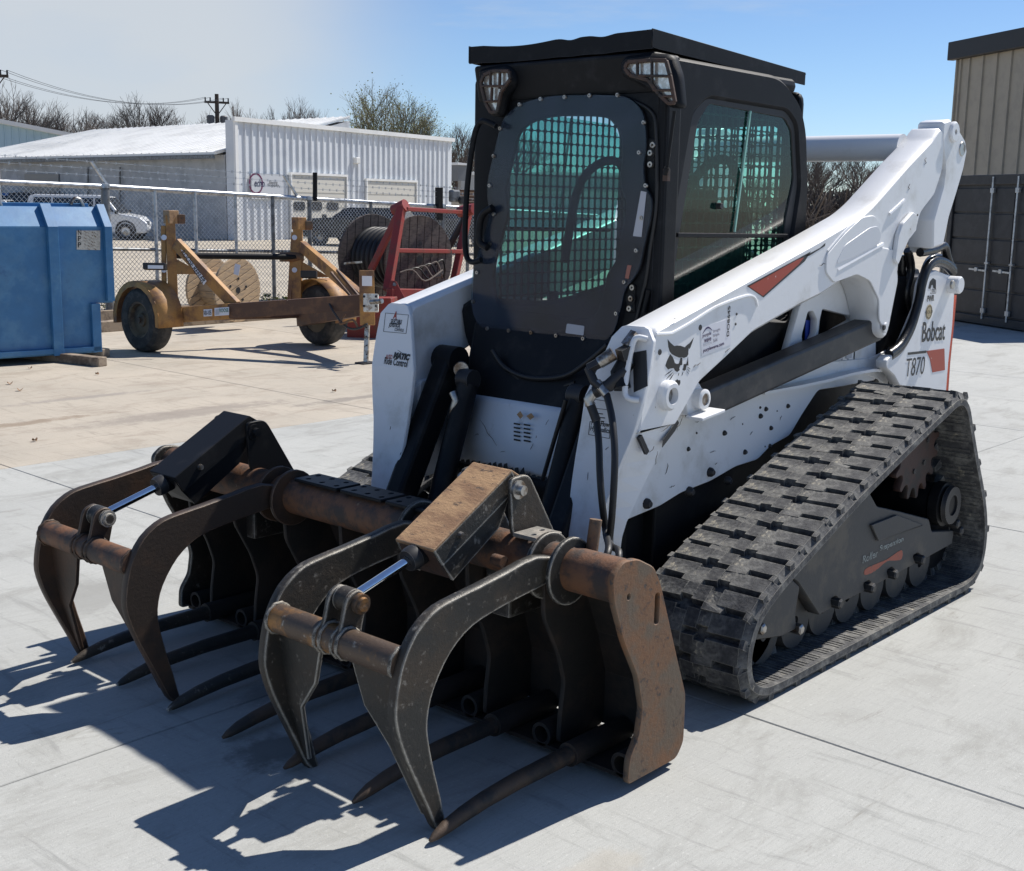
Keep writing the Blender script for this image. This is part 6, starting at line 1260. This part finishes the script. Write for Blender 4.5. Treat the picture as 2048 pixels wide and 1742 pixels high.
# ================================================================= POLES, WIRES
def pole(u, vtop, d, label, arms=True):
    b = D(u, 450, d); top = D(u, vtop, d); t = thing('utility_pole', (b.x, b.y, 0), label, 'utility pole', 'utility poles')
    MB().tube([(b.x, b.y, -.1), (b.x, b.y, top.z)], [.19, .12], 10).build('pole', M('pole_wood', (.06, .045, .035), .9), t, smooth=50)
    x_ = (cR0*.9+cF*.4); x_ = Vector((x_.x, x_.y, 0)).normalized(); c = Vector((b.x, b.y, top.z-.5))
    MB().bar(c-x_*.75, c+x_*.75, .12, .13).build('crossarm', MATS['pole_wood'], t)
    for k in (-.7, -.4, .4, .7): MB().tube([c+x_*k+Vector((0, 0, .05)), c+x_*k+Vector((0, 0, .28))], .045, 6).build('insulator', BOLT, t)
    for s in (-1, 1): MB().bar(c+x_*s*.6, c-Vector((0, 0, .8)), .05, .05).build('arm_brace', MATS['pole_wood'], t)
    return t, c, x_
p1, pc1, px1 = pole(440, 192, 78, 'wooden utility pole with transformers rising over the white roof')
for k in (-.45, .45): MB().ring(pc1+px1*k*.9-Vector((0, 0, 1.7)), (0, 0, 1), [(0, 0), (0, .24), (.85, .24), (.92, .16), (.92, 0)], 16).build('transformer', M('transformer_grey', (.09, .09, .095), .5), p1, smooth=40)
p2, pc2, px2 = pole(0, 135, 60, 'wooden utility pole cut by the left edge of the photo')
p3, pc3, px3 = pole(80, 225, 86, 'short bare pole standing among the trees at far left') if 0 else (None, None, None)
tall = D(1, 400, 30); lp_ = MB().tube([(tall.x, tall.y, -.1), (tall.x, tall.y, D(1, 178, 30).z)], .03, 8).build('flag_pole', GALV, None, smooth=50); tag(lp_, 'thin pale pole at the left edge of the photo', 'pole')
for k, (ka, kb) in enumerate(((-.7, -.7), (-.4, -.4), (.4, .4), (.7, .7))):
    a, b = pc2+px2*ka+Vector((0, 0, .28)), pc1+px1*kb+Vector((0, 0, .28)); pts4 = [a.lerp(b, i/16)-Vector((0, 0, .9*4*(i/16)*(1-i/16))) for i in range(17)]
    o = MB().tube(pts4, .012, 4).build('power_line', BOLT, None); tag(o, ['leftmost thin power line sagging between the two poles', 'second thin power line sagging between the two poles', 'third thin power line sagging between the two poles', 'rightmost thin power line sagging between the two poles'][k], 'power line', 'power lines')
# ================================================================= TREES
def treemesh(seed, h, spread, lev=5, thick=1.0, kids=(3, 3, 3, 3, 3), up=.25):
    rn = random.Random(seed); tk = MB(); br = MB(); tips = []
    def grow(p, d, ln, r, l):
        n = 3 if l < 2 else 2; pts5 = [p]; q = p.copy(); dd = d.copy()
        for i in range(n):
            dd = (dd+Vector((rn.uniform(-1, 1), rn.uniform(-1, 1), rn.uniform(-.6, .9)))*.17+Vector((0, 0, up*.12))).normalized(); q = q+dd*ln/n; pts5.append(q.copy())
        (tk if l == 0 else br).tube(pts5, [r*(1-.45*i/n) for i in range(n+1)], 6 if l == 0 else (4 if l < 2 else 3), cap=False)
        if l >= lev: tips.append(q); return
        for j in range(kids[min(l, len(kids)-1)]+(1 if l == 0 else 0)):
            f = rn.uniform(.35, 1.0) if l else rn.uniform(.45, 1.0); i = min(int(f*n), n-1); b = pts5[i].lerp(pts5[i+1], f*n-i)
            a = rn.uniform(0, 2*pi); t = dd.orthogonal().normalized(); t = (Matrix.Rotation(a, 3, dd) @ t)
            nd = (dd*rn.uniform(.55, 1.0)+t*rn.uniform(.5, 1.0)*spread+Vector((0, 0, up))).normalized(); grow(b, nd, ln*rn.uniform(.55, .8), r*.55, l+1)
        grow(q, dd, ln*.66, r*.55, l+1)
    grow(Vector((0, 0, -.2)), Vector((0, 0, 1)), h*.36, h*.018*thick, 0)
    zmax = max(v.z for v in br.v)
    for m in (tk, br):
        for v in m.v: v *= h/zmax
    return tk, br, [t*(h/zmax) for t in tips]
def mk(mb, name, mat):
    me = bpy.data.meshes.new(name); me.from_pydata([tuple(v) for v in mb.v], [], mb.f); me.materials.append(mat); return me
protos = []
for sd, sp_, lv, bd in ((3, .8, 5, 0), (11, .9, 5, 0), (5, .7, 5, 0), (21, .75, 5, 1), (8, .6, 5, 0)):
    tk, br, tips = treemesh(sd, 10, sp_, lv); rn = random.Random(sd)
    if bd:
        bb = MB()
        for t in tips:
            for k in range(1):
                c = t+Vector((rn.gauss(0, .22), rn.gauss(0, .22), rn.gauss(0, .2))); s = rn.uniform(.03, .06); d = Vector((rn.uniform(-1, 1), rn.uniform(-1, 1), rn.uniform(-1, 1))).normalized(); e = d.orthogonal()
                bb.add([c-e*s, c+d*s, c+e*s, c-d*s], [(0, 1, 2, 3)])
        bm_ = mk(bb, 'buds', BUDS)
    else: bm_ = None
    m_ = BRANCHG if bd else BRANCH; protos.append((mk(tk, 'trunk', m_), mk(br, 'crown', m_), bm_))
def tree(u, vtop, d, k, label, rot, sx=1.0, cat='tree'):
    b = D(u, 440, d); z = D(u, vtop, d).z+.3; s = z/10
    t = thing('bare_tree', (b.x, b.y, 0), label, cat, 'bare trees beyond the buildings'); t.rotation_euler = (0, 0, rot); t.scale = (s*sx, s*sx, s)
    tr_, cr_, bu = protos[k]
    for nm, me, kd in (('trunk', tr_, None), ('crown', cr_, None), ('buds', bu, 'stuff')):
        if me:
            o = bpy.data.objects.new(nm, me); COL.objects.link(o); o.parent = t
            if kd: o['kind'] = kd
TL = [(8, 160, 74, 2, 'tall bare tree at the far left beside the pole', .3, 1.1), (45, 200, 76, 0, 'bare tree second from the left behind the blue shed', 1.3, 1.2), (100, 192, 78, 1, 'wide bare tree above the blue shed roof', 2.2, 1.2),
      (150, 212, 78, 4, 'bare tree right of the blue shed roof', 3.1, 1.5), (200, 222, 76, 0, 'low bare tree left of the tall dark one', .9, 1.6), (248, 225, 74, 1, 'low bare tree over the middle of the white wing roof', 4.4, 1.6),
      (312, 186, 72, 2, 'tallest dark bare tree over the white wing roof', 5.0, 1.15), (352, 205, 73, 0, 'dark bare tree just right of the tallest one', 2.9, 1.35), (392, 212, 72, 1, 'bare tree left of the transformer pole', 1.9, 1.4),
      (500, 208, 84, 4, 'thin bare tree right of the transformer pole', .2, 1.0), (566, 200, 82, 2, 'thin bare tree above the workshop corner', 1.1, 1.0), (632, 222, 84, 0, 'small bare tree behind the hipped roof', 2.1, .9),
      (738, 172, 76, 3, 'big budding tree rising over the workshop', .4, 1.15), (800, 190, 78, 3, 'budding tree between the two larger ones', 2.6, 1.1), (845, 212, 77, 3, 'rounded budding tree at the workshop right end', 3.9, 1.2),
      (905, 258, 80, 0, 'bare tree just past the workshop right end', 5.2, 1.3), (945, 262, 82, 1, 'bare tree left of the loader grab bar', 3.3, 1.3), (1000, 255, 84, 2, 'bare tree hidden behind the loader cab edge', 1.2, 1.3),
      (1090, 330, 88, 0, 'bare tree seen through the cab windows on the left', .2, 1.6), (1190, 345, 92, 1, 'bare tree seen through the front door glass', 2.2, 1.6), (1290, 330, 90, 4, 'bare tree seen behind the cab pillar', 2.9, 1.6),
      (1400, 335, 90, 0, 'bare tree seen through the left part of the side window', 4.9, 1.6), (1500, 345, 92, 1, 'bare tree seen through the right part of the side window', 5.9, 1.6),
      (1595, 300, 62, 2, 'bare tree directly behind the cab rear edge', .7, 1.5), (1640, 308, 58, 1, 'bare tree under the left end of the arm crossmember', 3.0, 1.3), (1695, 305, 60, 0, 'bare tree under the middle of the arm crossmember', 1.0, 1.4), (1745, 312, 58, 4, 'bare tree under the right end of the arm crossmember', 2.0, 1.5), (1800, 330, 62, 1, 'bare tree behind the loader left arm', 3.6, 1.4), (1850, 350, 64, 0, 'bare tree beside the rear link of the loader', 5.5, 1.4)]
for a in TL: tree(a[0], a[1]+(8 if a[0] < 430 else 0), a[2]+(30 if a[0] < 430 else 0), a[3], a[4], a[5], a[6])
# brushy undergrowth along the horizon
rn = random.Random(4); mb = MB()
for i in range(5200):
    u = rn.uniform(-250, 2150); 
    if 480 < u < 640: continue
    if u > 1000 and rn.random() < .4: u = rn.uniform(1580, 1880)
    d = rn.uniform(104, 116) if u < 470 else rn.uniform(84, 96) if u < 1560 else rn.uniform(56, 66); b = D(u, 440, d); h = rn.uniform(1.6, 4.6) if u < 960 else rn.uniform(1.0, 2.6); z0 = rn.uniform(0, 1.5)
    mb.bar((b.x, b.y, z0), (b.x+rn.gauss(0, .8), b.y+rn.gauss(0, .8), h), .05, .05)
br_ = mb.build('brush', BRANCH, None, kind='stuff'); br_['label'] = 'tangled leafless brush along the horizon'; br_['category'] = 'brush'
# ================================================================= SMALL LITTER
LEAF = M('dry_leaf', (.22, .13, .07), .8, col2=(.33, .2, .12), scale=30)
lpos = [(60, 737, 'brown dry leaf left below the dumpster'), (194, 749, 'brown dry leaf below the timber block'), (20, 768, 'dark dry leaf at the left edge'), (40, 781, 'reddish dry leaf at the left'), (668, 783, 'small dry leaf left of the loader arm'), (70, 882, 'thin dry leaf on the beige slab')]
for u, v, lb in lpos:
    c = P(u, v, 'z', .004); s = random.uniform(.012, .028); mb = MB(); vs = []; a0 = random.uniform(0, 6)
    for i in range(9):
        a = 2*pi*i/9; r = s*(.6+.4*abs(cos(a*1.5+.3))); vs.append(c+Vector((cos(a+a0)*r*1.3, sin(a+a0)*r, .012+.012*sin(a*2))))
    mb.add([c+Vector((0, 0, .004))]+vs, [(0, 1+i, 1+(i+1) % 9) for i in range(9)]); tag(mb.build('dry_leaf', LEAF, None), lb, 'leaf', 'dry leaves')
